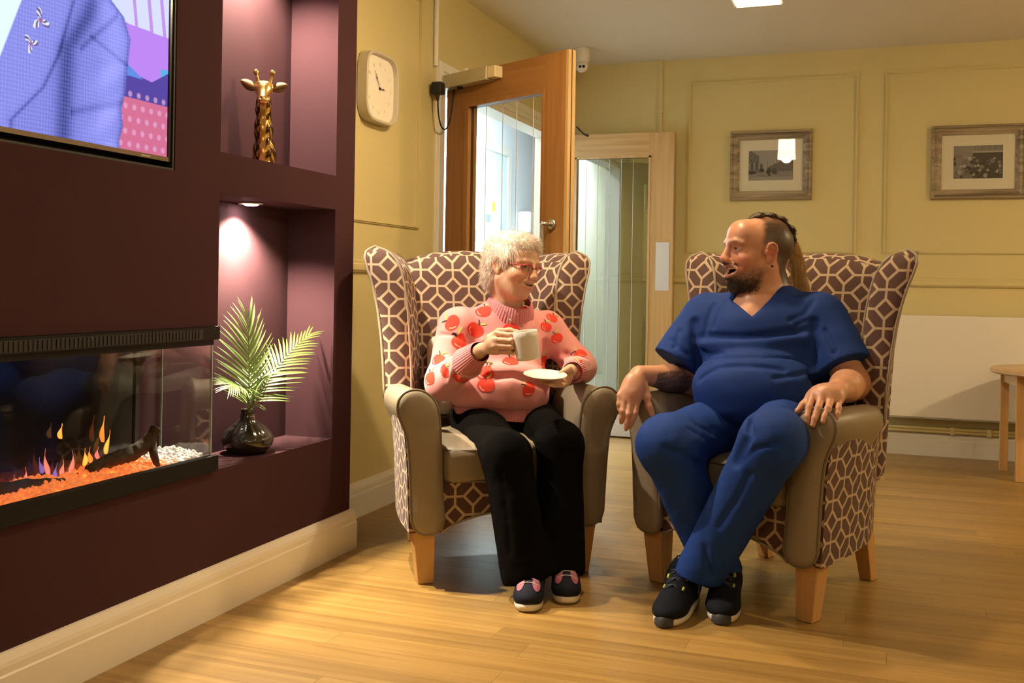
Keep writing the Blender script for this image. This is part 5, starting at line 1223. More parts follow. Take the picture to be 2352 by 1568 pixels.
def cuff(c, ax, r0, r1, L_, m, parent, org, name='cuff', ref=(0, 0, 1)):
    ax = np.array(ax, float); ax /= np.linalg.norm(ax); c = np.array(c, float)
    def fn(u, v):
        prof = [(0, r0 * .96), (.08, r0), (.5, (r0 + r1) / 2), (.95, r1), (1.0, r1 * .90)][int(round(v * 4))]; return ring_pt(c + ax * L_ * prof[0], ax, prof[1], 1.0, ref)(u)
    return band(name, fn, 64, parent, m, org)
RIB_C = mat_rib('pink_rib_cuff', (0.68, 0.245, 0.265), 2 * PI * 34)
RIB_N = mat_rib('pink_rib_neck', (0.66, 0.23, 0.26), 2 * PI * 50)
RIB_H = mat_rib('pink_rib_hem', (0.68, 0.245, 0.265), 2 * PI * 110)
axr = np.array(WR) - np.array(ER); axl = np.array(WL) - np.array(EL)
cuff((-1.3317, 3.2318, 0.7269), axr, .054, .038, .120, RIB_C, sw, OW); cuff((-1.0094, 3.4631, 0.6985), axl, .044, .038, .075, RIB_C, sw, OW)
nax = np.array(HW.w((0, -.02, -.055))) - np.array(nb_); nax = nax / np.linalg.norm(nax)
def ncol_fn(u, v):
    k = int(round(v * 4)); c1 = np.array((-1.3005, 3.5652, 0.8873)); c2 = np.array((-1.2810, 3.5510, 0.9495)); ax = c2 - c1; ct = c1 + ax * [0, .35, .7, .95, 1][k]; rr = [.098, .094, .085, .077, .070][k]
    p = ring_pt(ct, ax, rr, 1.0, (1, 0, 0))(u); front = max(0, (p - ct) @ np.array([.55, -.83, 0])) / rr; p[2] -= .016 * front; return p
band('collar', ncol_fn, 72, sw, RIB_N, OW)
# ribbed hem follows the belly
bvs = BVHTree.FromPolygons([Vector(v) for v in Vs], [tuple(f) for f in Fs.tolist()])
hc = np.array((-1.3170, 3.5221, 0.5698))
def hem_fn(u, v):
    a = 2 * PI * u; d = np.array([math.cos(a), math.sin(a), 0.0]); z = hc[2] - .012 - .042 * v + .006 * math.sin(3 * a); o_ = Vector((hc[0], hc[1], max(z, hemp[2] + .004)))
    h_, n_, _, _ = bvs.ray_cast(o_, Vector(d)); r = (h_ - o_).length if h_ is not None else .16
    return np.array(o_) * np.array([1, 1, 0]) + d * (min(r, .26) + .003) + np.array([0, 0, z - .002])
V = []; U = []; nh = 160
for j in range(5):
    for i in range(nh): V.append(hem_fn(i / nh, j / 4)); U.append((i / nh, 0, 0))
F = [(j * nh + i, j * nh + (i + 1) % nh, (j + 1) * nh + (i + 1) % nh, (j + 1) * nh + i) for j in range(4) for i in range(nh)]
mk('hem', V, F, RIB_H, sw, True, org=OW, col=np.array(U))
# apple motifs knitted in
RED = mat('apple_red', (0.74, 0.045, 0.02), 0.8, var=0.15, vscale=40); GRN = mat('apple_leaf_green', (0.50, 0.62, 0.12), 0.8); STM = mat('apple_stem', (0.03, 0.02, 0.015), 0.8); GLO = mat('apple_highlight', (0.90, 0.55, 0.52), 0.8)
CAMP = Vector((0, 0, 1.0))
def motif(pt, rot, sc, parts='alsg'):
    d = (Vector(pt) - CAMP).normalized(); h_, n_, _, _ = bvs.ray_cast(CAMP, d)
    if h_ is None: return
    if n_.dot(d) > 0: n_ = -n_
    nn = n_.copy(); vv = (Vector((0, 0, 1)) - nn * nn.z); vv = vv.normalized() if vv.length > .05 else Vector((0, 1, 0)); u_ = vv.cross(nn).normalized()
    ca, sa = math.cos(rot), math.sin(rot); U_ = u_ * ca + vv * sa; V_ = vv * ca - u_ * sa
    def put(poly_rings, name, m, lift):
        V = []
        for (a, b) in poly_rings[0]:
            q = h_ + U_ * a * sc + V_ * b * sc; r_ = bvs.ray_cast(q + nn * .03, -nn, .07); hit = r_[0] if r_[0] is not None else q
            hn = r_[1] if r_[0] is not None else nn
            if hn.dot(nn) < 0: hn = -hn
            V.append(hit + hn * lift)
        return mk(name, V, poly_rings[1], m, sw, True, org=OW)
    def fan(out, nr=4, cen=(0, 0)):
        P_ = [cen]; n = len(out)
        for r in range(1, nr + 1): P_ += [(cen[0] + (x - cen[0]) * r / nr, cen[1] + (y_ - cen[1]) * r / nr) for x, y_ in out]
        F = [(0, 1 + i, 1 + (i + 1) % n) for i in range(n)]
        for r in range(nr - 1): F += [(1 + r * n + i, 1 + (r + 1) * n + i, 1 + (r + 1) * n + (i + 1) % n, 1 + r * n + (i + 1) % n) for i in range(n)]
        return P_, F
    out = []
    for i in range(30):
        a = 2 * PI * i / 30 + PI / 2; r = .030 * (1 + .06 * math.cos(2 * a)) * (1 - .20 * math.exp(-((i if i < 15 else 30 - i) / 2.2) ** 2)) * (1 - .07 * math.exp(-((i - 15) / 2.0) ** 2)); out.append((r * math.cos(a), r * math.sin(a) * .92))
    put(fan(out), 'apple_motif', RED, .0012)
    if 'l' in parts: put(fan([(.002 + .010 * (1 + math.cos(t)) + .003 * math.sin(t), .027 + .0075 * (1 + math.cos(t)) * .8 + .006 * math.sin(t)) for t in np.linspace(0, 2 * PI, 12, endpoint=False)], 2, (.012, .034)), 'leaf_motif', GRN, .0018)
    if 's' in parts: put(([(-.002, .020), (.002, .020), (-.002, .030), (-.006, .029), (-.008, .038), (-.012, .036)], [(0, 1, 2, 3), (3, 2, 4, 5)]), 'stem_motif', STM, .0024)
    if 'g' in parts:
        P_ = []
        for t in np.linspace(PI * 1.02, PI * 1.42, 8): P_ += [(.0235 * math.cos(t), .0215 * math.sin(t)), (.0205 * math.cos(t), .0185 * math.sin(t))]
        put((P_, [(2 * i, 2 * i + 1, 2 * i + 3, 2 * i + 2) for i in range(7)]), 'highlight_motif', GLO, .0020)
for p_, r_, s_ in (((-0.3658, 0.9311, 0.9733), 0, 1), ((-0.3948, 0.9206, 0.9613), 1.2, 1), ((-0.3730, 0.9285, 0.9548), -.6, 1), ((-0.3873, 0.9233, 0.9435), .1, 1), ((-0.3397, 0.9405, 0.9558), -.1, .95), ((-0.3275, 0.9450, 0.9731), .2, .95), ((-0.3025, 0.9540, 0.9680), -.7, .72), ((-0.3080, 0.9520, 0.9589), -.2, .72), ((-0.2978, 0.9557, 0.9480), .4, .72), ((-0.4071, 0.9162, 0.9248), 0, .9), ((-0.3404, 0.9403, 0.9238), 0, .95), ((-0.3639, 0.9318, 0.9131), .1, 1), ((-0.3863, 0.9237, 0.9055), 2.9, 1), ((-0.3625, 0.9323, 0.9008), .1, 1), ((-0.2754, 0.9638, 0.9334), .6, .9), ((-0.2724, 0.9649, 0.9202), .8, .9), ((-0.3002, 0.9548, 0.9223), .2, .9), ((-0.3111, 0.9509, 0.9239), .3, .9), ((-0.3227, 0.9467, 0.8976), .8, .9), ((-0.4145, 0.9135, 0.9067), .3, .95), ((-0.4013, 0.9183, 0.9138), -.4, .85)):
    motif(p_, r_, s_)

# trousers
BLKC = mat('black_cloth', (0.0040, 0.0036, 0.0034), 1.0, spec=0.04, bump=0.15, bscale=500)
ft = Form(); ft.ell((-1.3241, 3.5620, 0.5133), (.186, .155, .085), RW, .04)
ft.cap((-1.4048, 3.5116, 0.4886), KR, .088, .073, .03).cap(KR, (-1.0468, 3.0615, 0.0839), .077, .080, .04).cap((-1.2331, 3.6587, 0.4911), KL, .088, .073, .03).cap(KL, (-0.9640, 3.1871, 0.0774), .077, .078, .04)
folds(ft, [([(-1.2296, 3.4898, 0.5145), (-1.0744, 3.2057, 0.4707), (-1.0349, 3.1349, 0.4271)], .016, .014), ([(-1.1193, 3.0193, 0.4116), (-1.0740, 2.9613, 0.2901), (-1.0464, 2.9181, 0.1823)], .006, .008), ([(-1.0483, 3.1300, 0.4409), (-1.0276, 3.1588, 0.4096), (-1.0007, 3.1473, 0.3571)], .008, .01)])
ft.post += [lambda Q, F: F + .004 * vnoise(Q * np.array([1, 1, .35], np.float32), 45, 12) + .0015 * vnoise(Q, 110, 13)]
ft.cut((-1.0400, 3.0639, 0.0591), np.array(AR) - np.array(KR), (AR, .12)).cut((-0.9569, 3.1896, 0.0519), np.array(AL) - np.array(KL), (AL, .12))
V, F = ft.skin(.0055); V = relax(V, F, 2, .5); mk('trousers', V, F, BLKC, woman, True, org=OW)
# shoes
NAVY = mat('navy_knit', (0.008, 0.010, 0.022), 0.8, spec=0.2, bump=0.2, bscale=300); SOLW = mat('white_sole', (0.72, 0.66, 0.56), 0.5); PURP = mat('pink_purple_mesh', (0.36, 0.10, 0.16), 0.7, var=0.6, vscale=120); CORD = mat('silver_cord', (0.5, 0.48, 0.45), 0.5)
for hl, te, nm in (((-1.0473, 3.1357, 0.0023), (-0.9964, 2.9361, 0.0030), 'a'), ((-0.9753, 3.2574, 0.0059), (-0.9063, 3.0591, 0.0022), 'b')):
    o, W, q, ww = shoe(woman, OW, hl, te, .098, NAVY, SOLW, 'shoe')
    bv = BVHTree.FromPolygons([v.co + Vector(OW) for v in o.data.vertices], [tuple(p.vertices) for p in o.data.polygons])
    def drape(P_, F_, name, m, lift):
        V = []
        for a, b in P_:
            st = Vector(W((a, b, .16))); r_ = bv.ray_cast(st, Vector((0, 0, -1)), .3); V.append((r_[0] if r_[0] else Vector(W((a, b, .05)))) + Vector((0, 0, lift)))
        return mk(name, V, F_, m, o, True, org=OW)
    for s in (-1, 1):
        n = 20; P_ = [(s * .025 * ww, .070 * q)]; F_ = [(0, 1 + i, 1 + (i + 1) % n) for i in range(n)]
        for r in range(1, 5): P_ += [(s * (.025 + .0125 * r / 4 * math.cos(t)) * ww, (.070 + .034 * r / 4 * math.sin(t)) * q) for t in np.linspace(0, 2 * PI, n, endpoint=False)]
        for r in range(3): F_ += [(1 + r * n + i, 1 + (r + 1) * n + i, 1 + (r + 1) * n + (i + 1) % n, 1 + r * n + (i + 1) % n) for i in range(n)]
        drape(P_, F_, 'mesh_panel', PURP, .0022)
    for b in (.028, .055, .078):
        V = []; n = 12
        for i in range(n + 1):
            a = (-.034 + .068 * i / n) * ww; st = Vector(W((a, (b - .10 * abs(a)) * q, .16))); r_ = bv.ray_cast(st, Vector((0, 0, -1)), .3); V.append((r_[0] if r_[0] else st - Vector((0, 0, .1))) + Vector((0, 0, .002)) - Vector(OW))
        MB().tube(V, .0016, 5).build('cord', CORD, o, True)

# hair: soft white crop
WHAIR = mat('white_hair', (0.80, 0.70, 0.60), 0.6, sheen=0.3, var=0.15, vscale=60)
fh = Form(); Rm = HW.R; s_ = HW.s
E_ = lambda c, r, k=.02, op=1: fh.ell(HW.w(c), np.array(r) * s_, Rm, k, op)
E_((0, -.026, .040), (.083, .103, .094)); E_((0, -.062, -.025), (.070, .055, .075), .03); E_((0, .035, .078), (.062, .058, .046), .03)
for a in (-1, 1): E_((a * .066, .012, .028), (.018, .034, .034), .02)
E_((0, .108, -.020), (.088, .062, .096), .02, -1); 
for a in (-1, 1): E_((a * .086, -.010, -.012), (.022, .026, .034), .010, -1); E_((a * .075, .055, -.035), (.03, .055, .055), .012, -1)
fh.post.append(lambda Q, F: F + .0042 * vnoise(Q, 130, 31) + .002 * vnoise(Q, 320, 32))
V, F = fh.skin(.0034); hair = mk('hair', V, F, WHAIR, woman, True, org=OW)
lh = HW.l(V); nrm = vnormals(V, F); ok = (lh[:, 2] > -.10); cand = np.nonzero(ok)[0]; rg = np.random.default_rng(2); sel = rg.choice(cand, 7000)
flow = np.stack([np.zeros(len(sel)), -.55 * np.ones(len(sel)), -.45 * np.ones(len(sel)) - 1.2 * (lh[sel, 2] < .06)], -1); front = lh[sel, 1] > .03; tb_ = sst(-.02, .07, lh[sel, 1]); flow[:, 1] = -.55 + 1.0 * tb_; flow[:, 2] += .5 * tb_; flow[:, 0] = rg.normal(0, .35, len(sel)) + .5 * np.sign(lh[sel, 0])*tb_*0
dr = nrm[sel] * .22 + (flow @ Rm) * .8 + rg.normal(0, .17, (len(sel), 3))
strands('hair_strand', V[sel] - nrm[sel] * .002, dr, rg.uniform(.014, .030, len(sel)), WHAIR, hair, OW, .0008, 3, .25, rg.normal(0, .22, (len(sel), 3)))
# glasses
gl = empty('glasses', (0, 0, 0)); gl.parent = woman
RIM = mat('red_frame', (0.42, 0.015, 0.035), 0.3)
for a in (-1, 1):
    P_ = []
    for i in range(28):
        t = 2 * PI * i / 28; c_, s2 = math.cos(t), math.sin(t); x = math.copysign(abs(c_) ** .7, c_) * .0235; z = math.copysign(abs(s2) ** .75, s2) * .0170 - .002; P_.append(HW.w((a * .0325 + x, .1045 - .012 * ((a * .0325 + x) / .055) ** 2, z)))
    MB().tube([Vector(p - OW) for p in P_], [.0011 + .0009 * (math.sin(2 * PI * i / 28) > .1) for i in range(28)], 6, closed=True).build('rim', RIM, gl, True)
    c_ = np.mean(P_, 0); mk('lens', [c_] + P_, [(0, 1 + i, 1 + (i + 1) % 28) for i in range(28)], mat_glass('spectacle_lens', (0.97, 0.96, 0.95), 1.5, 1.5), gl, True, org=OW)
    MB().tube([Vector(HW.w(p) - OW) for p in ((a * .056, .098, .008), (a * .066, .085, .010), (a * .073, .03, .012), (a * .079, -.012, .016), (a * .080, -.026, .010))], [.0020, .0022, .0018, .0016, .0014], 6).build('temple_arm', RIM, gl, True)
MB().tube([Vector(HW.w(p) - OW) for p in ((-.010, .104, .004), (0, .109, .007), (.010, .104, .004))], .0015, 6).build('bridge', RIM, gl, True)
# necklace
nk_ = empty('necklace', (0, 0, 0)); nk_.parent = woman; SILV = mat('silver', (0.75, 0.72, 0.68), 0.2, 1.0)
pts = [(-1.3053, 3.4837, 0.9256), (-1.2814, 3.4658, 0.9058), (-1.2643, 3.4613, 0.8906), (-1.2566, 3.4588, 0.8830), (-1.2510, 3.4661, 0.8924), (-1.2475, 3.4834, 0.9126)]
MB().tube([Vector(np.array(p) - OW) for p in pts], .0010, 5).build('chain', SILV, nk_, True)
MB().tube([Vector(np.array(p) - OW) for p in ((-1.2566, 3.4588, 0.8830), (-1.2547, 3.4542, 0.8737), (-1.2522, 3.4519, 0.8691), (-1.2521, 3.4519, 0.8644), (-1.2513, 3.4522, 0.8597))], [.001, .0035, .0055, .0035, .001], 10).build('charm', SILV, nk_, True)

# ------------------------------------------------------------------ cup, saucer, cushion
CHINA = mat('white_china', (0.82, 0.79, 0.72), 0.12, coat=0.5)
mc = np.array((-1.0636, 3.1086, 0.8039)); mug = empty('cup', (mc[0], mc[1], mc[2] - .047)); tag(mug, 'plain white china cup raised in the hand of the person in pink', 'cup')
V, F = lathe(vsm([(0, .0), (.022, .0), (.0365, .002), (.0385, .007), (.0395, .020), (.0415, .094), (.0395, .095), (.0385, .090), (.037, .024), (.028, .012), (0, .010)], 1), 48); V = np.array(V)
mk('body', V, F, CHINA, mug, True); mug.rotation_euler = (math.radians(5), math.radians(-6), 0)
hd_ = (np.array((-1.1082, 3.1084, 0.8023)) - mc); hd_[2] = 0; hd_ /= np.linalg.norm(hd_)
MB().tube([Vector((hd_[0] * a, hd_[1] * a, b)) for a, b in ((.039, .080), (.050, .084), (.060, .078), (.064, .064), (.062, .045), (.054, .032), (.039, .026))], [.006, .0055, .005, .005, .005, .0055, .006], 10).build('handle', CHINA, mug, True)
sc0 = np.array((-1.0427, 3.2225, 0.6932)); sau = empty('saucer', tuple(sc0 - np.array([0, 0, .006]))); tag(sau, 'round white china saucer resting on the left hand', 'saucer')
V, F = lathe(vsm([(0, .0), (.030, .0), (.034, .001), (.052, .007), (.072, .015), (.0735, .017), (.071, .0175), (.050, .010), (.032, .0045), (.024, .003), (0, .003)], 1), 56); mk('dish', V, F, CHINA, sau, True); sau.rotation_euler = (math.radians(7), math.radians(4), 0)
V, F = lathe([(.024, .0032), (.026, .0046), (.028, .0038)], 40); mk('well_ring', V, F, CHINA, sau, True)
def cush(P_):
    Q = P_.copy(); e = np.maximum(np.abs(P_[:, 0]) / .17, np.abs(P_[:, 2]) / .15); Q[:, 1] *= .35 + .65 * np.sqrt(np.clip(1 - e ** 3, 0, 1)); return Q
V, F = rbox(.17, .06, .15, .05, 14, cush); cu = mk('cushion', V, F, mat('oatmeal_cushion', (0.55, 0.47, 0.38), 0.9, var=0.1, vscale=60, bump=0.3, bscale=300), None, True)
cu.location = (-1.46, 3.60, .655); cu.rotation_euler = (math.radians(-10), 0, math.radians(37)); tag(cu, 'oatmeal cushion tucked behind the back of the person in pink', 'cushion')

# ================================================================== man in blue scrubs
OM = np.array([-.46, 3.45, 0.0])
HM = Head((-0.3949, 3.5470, 1.1211), np.array([-.858, -.505, .035]), (.02, .03, 1), 1.09)
fm = Form(); add_head(fm, HM, True)
nm_ = (-0.3449, 3.5970, 0.9361); RM = rows((-.10, -.99, 0))
fm.cap(HM.w((0, -.030, -.045)), nm_, .060, .074, .03).cap(HM.w((0, .018, -.085)), (-0.3807, 3.5096, 0.9367), .034, .045, .03).cap(HM.w((-.035, -.028, -.03)), (-0.3588, 3.5069, 0.9226), .022, .022, .03)
CHM = (-0.3835, 3.5511, 0.8277)
fm.ell(CHM, (.186, .128, .150), RM, .05).ell((-0.3829, 3.4769, 0.6683), (.178, .140, .125), RM, .05).ell((-0.3786, 3.5423, 0.5740), (.175, .140, .08), RM, .05)
fm.cap((-0.5579, 3.5944, 0.9054), (-0.2041, 3.5522, 0.9123), .060, .060, .05).cap(nm_, (-0.3769, 3.5535, 0.8545), .075, .11, .05)
SRm, ERm, WRm = (-0.5793, 3.5973, 0.8803), (-0.6227, 3.6029, 0.6697), (-0.7623, 3.3876, 0.7017)
SLm, ELm, WLm = (-0.1813, 3.5498, 0.8897), (-0.0797, 3.4589, 0.6990), (-0.1159, 3.2491, 0.6968)
fm.chain([SRm, ERm], [.058, .050], k=.03).chain([ERm, np.array(ERm) * .55 + np.array(WRm) * .45, WRm], [.049, .044, .031], k=.025)
fm.chain([SLm, ELm], [.060, .052], k=.03).chain([ELm, np.array(ELm) * .55 + np.array(WLm) * .45, WLm], [.052, .047, .034], k=.025)
KRm, ARm = (-0.6167, 3.1478, 0.5103), (-0.4591, 3.2899, 0.1009); KLm, ALm = (-0.2887, 3.0750, 0.5533), (-0.5429, 3.1958, 0.1159)
fm.cap((-0.4625, 3.5757, 0.5382), KRm, .080, .060, .03).cap(KRm, ARm, .058, .036, .02).cap((-0.2784, 3.4934, 0.5594), KLm, .080, .060, .03).cap(KLm, ALm, .058, .036, .02)
fm.cap(ARm, (-0.4544, 3.3022, 0.0397), .036, .030, .02).cap(ALm, (-0.5565, 3.2015, 0.0528), .036, .030, .02)
# right hand hanging over the end of the arm rest
hand(fm, WRm, [(-0.7579, 3.3414, 0.6184), (-0.7792, 3.3315, 0.6153), (-0.7980, 3.3290, 0.6218), (-0.8138, 3.3318, 0.6338)],
     [(-0.7600, 3.3278, 0.5791), (-0.7810, 3.3170, 0.5747), (-0.8001, 3.3155, 0.5840), (-0.8142, 3.3231, 0.6055)],
     [(-0.7700, 3.3284, 0.5509), (-0.7854, 3.3186, 0.5454), (-0.8034, 3.3185, 0.5602), (-0.8130, 3.3257, 0.5893)],
     [(-0.7779, 3.3320, 0.5311), (-0.7892, 3.3237, 0.5242), (-0.8059, 3.3240, 0.5449), (-0.8125, 3.3301, 0.5772)],
     [(-0.7447, 3.3780, 0.6681), (-0.7285, 3.3679, 0.6289), (-0.7203, 3.3602, 0.5966), (-0.7107, 3.3584, 0.5727)], 1.08, .030)
fm.ell((-0.7736, 3.3548, 0.6629), (.036, .022, .046), RM, .025)
# left hand on the front of the other arm rest
hand(fm, WLm, [(-0.1850, 3.1763, 0.6791), (-0.1594, 3.1642, 0.6804), (-0.1345, 3.1626, 0.6741), (-0.1116, 3.1762, 0.6714)],
     [(-0.1929, 3.1309, 0.6497), (-0.1664, 3.1192, 0.6499), (-0.1384, 3.1208, 0.6513), (-0.1099, 3.1396, 0.6509)],
     [(-0.1962, 3.1105, 0.6249), (-0.1745, 3.0971, 0.6227), (-0.1469, 3.1028, 0.6287), (-0.1116, 3.1262, 0.6357)],
     [(-0.1957, 3.1065, 0.6101), (-0.1786, 3.0892, 0.6043), (-0.1512, 3.0949, 0.6155), (-0.1137, 3.1212, 0.6260)],
     [(-0.1608, 3.2116, 0.6901), (-0.1920, 3.1897, 0.6748), (-0.2112, 3.1615, 0.6532), (-0.2261, 3.1455, 0.6359)], 1.10, .034)
fm.ell((-0.1449, 3.1961, 0.6897), (.046, .034, .024), RM, .03)
fm.post.append(lambda Q, F: F + .0005 * vnoise(Q, 200, 3))
Vm, Fm = fm.skin(.0032); Vm = relax(Vm, Fm, 1, .4)
lm_ = HM.l(Vm); inm = (np.abs(lm_[:, 0]) < .1) & (lm_[:, 2] > -.14) & (lm_[:, 2] < .2) & (lm_[:, 1] > -.15)
cm_ = np.tile(np.array([0.56, 0.285, 0.175]), (len(Vm), 1)); cm_ *= (1 + .07 * vnoise(Vm, 50, 1) + .04 * vnoise(Vm, 220, 2))[:, None]
gm = lambda c, r: np.exp(-(((lm_ - np.array(c)) / r) ** 2).sum(1)) * inm
for a in (-1, 1):
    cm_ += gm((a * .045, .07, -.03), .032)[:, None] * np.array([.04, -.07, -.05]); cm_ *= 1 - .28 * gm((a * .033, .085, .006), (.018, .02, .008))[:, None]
    cm_ += gm((a * .078, -.02, -.005), .03)[:, None] * np.array([.04, -.08, -.05])
    cm_ *= 1 - .65 * gm((a * .032, .09, .0270), (.022, .02, .0050))[:, None]
cm_ += gm((0, .118, -.026), .016)[:, None] * np.array([.03, -.09, -.06])
nz = vnoise(Vm, 420, 9)
jit = .004 * vnoise(Vm, 260, 19); ly_, lz_ = lm_[:, 1] + jit, lm_[:, 2] + jit
earx = 1 - sst(.8, 1.25, ((lm_[:, 1] + .012) / .024) ** 2 + ((lm_[:, 2] + .004) / .034) ** 2) * 1.0
earx = np.where(np.abs(lm_[:, 0]) > .055, earx, 0)
fr_ = sst(0, .022, .022 - .15 * np.clip(lz_ - .05, 0, 1) - ly_); lowr = sst(-.012, .012, lz_ + .016 + 2.4 * np.clip(-.030 - ly_, 0, .034))
fade = (inm * fr_ * lowr * (1 - np.clip(earx, 0, 1)) * (.93 + .06 * nz) * np.clip((.132 - lm_[:, 2]) / .045, .45, 1))[:, None]
cm_ = cm_ * (1 - fade) + np.array([.036, .023, .014]) * fade
jaw = inm & (lm_[:, 2] < -.030 - .25 * np.clip(lm_[:, 1] - .02, 0, .1)) & (lm_[:, 1] > -.005) & (lm_[:, 2] > -.135)
bd_ = np.clip((-.036 - .25 * np.clip(lm_[:, 1] - .02, 0, .1) - lm_[:, 2] + 1.5 * jit) / .03, 0, 1) * jaw * sst(-.005, .020, lm_[:, 1]) * sst(-.136, -.112, lm_[:, 2] - .25 * np.clip(.05 - lm_[:, 1], 0, .06))
mst = inm & (np.abs(lm_[:, 0]) < .036) & (lm_[:, 2] < -.037) & (lm_[:, 2] > -.047) & (lm_[:, 1] > .07); bd_ = np.maximum(bd_, 1.0 * mst)
lpw = lip_weight(lm_, True) * inm; bd_ = bd_ * (1 - lpw)
bd_ = (bd_ * np.clip(.62 + .3 * nz, 0, 1))[:, None]; cm_ = cm_ * (1 - bd_) + np.array([.065, .040, .024]) * bd_
cm_ = cm_ * (1 - .7 * lpw[:, None]) + np.array([.42, .13, .10]) * .7 * lpw[:, None]
cav = inm & (np.abs(lm_[:, 0]) < .034) & (lm_[:, 1] < .092 - 18 * lm_[:, 0] ** 2) & (np.abs(lm_[:, 2] + .0610) < .0150) & (lm_[:, 1] > .045); cm_[cav] = (.07, .014, .012)
# forearm tattoo
ax_ = np.array(WRm) - np.array(ERm); La = np.linalg.norm(ax_); ax_ = ax_ / La; tt = (Vm - np.array(ERm)) @ ax_ / La; rr_ = np.linalg.norm((Vm - np.array(ERm)) - ((Vm - np.array(ERm)) @ ax_)[:, None] * ax_, axis=1)
tz = ((Vm - np.array(ERm)) - ((Vm - np.array(ERm)) @ ax_)[:, None] * ax_)[:, 2]
ink = (rr_ < .07) & (tt > .18) & (tt < .80) & (tz < .030 - .05 * np.abs(tt - .45)); dens = np.clip(.92 + .55 * vnoise(Vm, 620, 17) - 9 * np.clip(tz, 0, 1) - .5 * np.abs(tt - .5), 0, .92) * ink
cm_ = cm_ * (1 - dens[:, None]) + np.array([.045, .045, .043]) * dens[:, None]
man = mk('person', Vm, Fm, SKM, None, True, col=np.clip(cm_, .008, 1), org=OM)
tag(man, 'seated laughing person in blue scrubs with beard and ponytail', 'person', 'people sitting in the armchairs')
eyes(HM, man, OM, (.0, 1, -.05), (0.06, 0.08, 0.09)); teeth(HM, man, OM, True)
st = MB().tube([Vector(HM.w(p) - OM) for p in ((-.082, -.012, -.040), (-.0845, -.012, -.044), (-.082, -.012, -.048))], [.002, .0055, .002], 10).build('ear_stud', mat('dark_stud', (0.03, 0.03, 0.05), 0.2, 0.5), man, True)
# hair, ponytail, beard
BRN = mat('brown_hair', (0.060, 0.036, 0.020), 0.5, var=0.3, vscale=60); BLON = mat('blond_hair', (0.72, 0.50, 0.23), 0.5, var=0.35, vscale=50)
rg = np.random.default_rng(8); nrm = vnormals(Vm, Fm); Rm2 = HM.R
hr = Form(); 
hp = [(0, .036, .1025), (0, .010, .1130), (0, -.026, .1165), (0, -.066, .107), (0, -.097, .078), (0, -.111, .045)]
hr.chain([HM.w(p) for p in hp], [.0035, .006, .0072, .0078, .0085, .010], k=.02, flat=(HM.R[0], 3.8))
hr.post.append(lambda Q, F: F + .0009 * np.sin(((Q - _v(HM.c)) @ _v(HM.R[0])) * 900 + 3 * vnoise(Q, 40, 3)))
V, F = hr.skin(.0028); hair2 = mk('hair', V, F, BRN, man, True, org=OM)
lh = HM.l(V); n2 = vnormals(V, F); sel = rg.choice(len(V), 1400); fl2 = np.stack([rg.normal(0, .004, len(sel)), -(lh[sel, 2] - .030), (lh[sel, 1] + .022)], -1); fl2 /= np.linalg.norm(fl2, axis=1, keepdims=True)
strands('hair_strand', V[sel] - n2[sel] * .001, fl2 @ Rm2 + n2[sel] * .02 + rg.normal(0, .03, (len(sel), 3)), rg.uniform(.010, .020, len(sel)), BRN, hair2, OM, .0006, 3, .1)
# ponytail
pt_ = [(-0.2851, 3.6398, 1.1549), (-0.2771, 3.6587, 1.1104), (-0.2715, 3.6713, 1.0654), (-0.2627, 3.6798, 1.0277), (-0.2508, 3.6841, 0.9930)]; pt_ = [np.array(p) for p in pt_]
tl = Form().cap(HM.w((0, -.112, .040)), pt_[0], .013, .014, .01).chain(pt_, [.014, .017, .019, .020, .012], k=.015)
tl.post.append(lambda Q, F: F + .0022 * vnoise(Q * np.array([1, 1, .15], np.float32), 320, 5)); V, F = tl.skin(.0030); pony = mk('ponytail', V, F, BLON, man, True, org=OM)
n2 = vnormals(V, F); sel = rg.choice(len(V), 1300); strands('hair_strand', V[sel], np.stack([rg.normal(.18, .12, len(sel)), rg.normal(.05, .12, len(sel)), -np.ones(len(sel))], -1) + n2[sel] * .12, rg.uniform(.03, .07, len(sel)), BLON, pony, OM, .0006, 4, .1)
bsel = np.nonzero((bd_[:, 0] > .25))[0]; wgt = bd_[bsel, 0] * (1 + 2.5 * (lm_[bsel, 2] < -.085)) * (.08 + sst(.0, .05, lm_[bsel, 1])) * (1 + 5 * mst[bsel]); sel = rg.choice(bsel, 5200, p=wgt / wgt.sum())
low = np.clip((-.07 - lm_[sel, 2]) / .04, 0, 1); dl = np.stack([rg.normal(0, .2, len(sel)), .18 + rg.normal(0, .2, len(sel)), -1.0 * np.ones(len(sel))], -1) @ Rm2
strands('beard', Vm[sel] - nrm[sel] * .001, nrm[sel] * .55 + dl * .5, (.004 + .009 * low) * rg.uniform(.6, 1.3, len(sel)), BRN, man, OM, .0006, 3, .1)
bf = Form().ell(HM.w((0, .066, -.104)), np.array((.030, .024, .021)) * HM.s, HM.R, .02).ell(HM.w((0, .040, -.102)), np.array((.036, .030, .015)) * HM.s, HM.R, .02); bf.post.append(lambda Q, F: F + .003 * vnoise(Q, 300, 4)); V, F = bf.skin(.003); cb_ = mk('beard', V, F, BRN, man, True, org=OM)
n2 = vnormals(V, F); sel = rg.choice(len(V), 2600); strands('beard_strand', V[sel], n2[sel] * .4 + (np.array([0, .15, -1.0]) @ Rm2) * .8 + rg.normal(0, .2, (len(sel), 3)), rg.uniform(.006, .014, len(sel)), BRN, cb_, OM, .0006, 3)

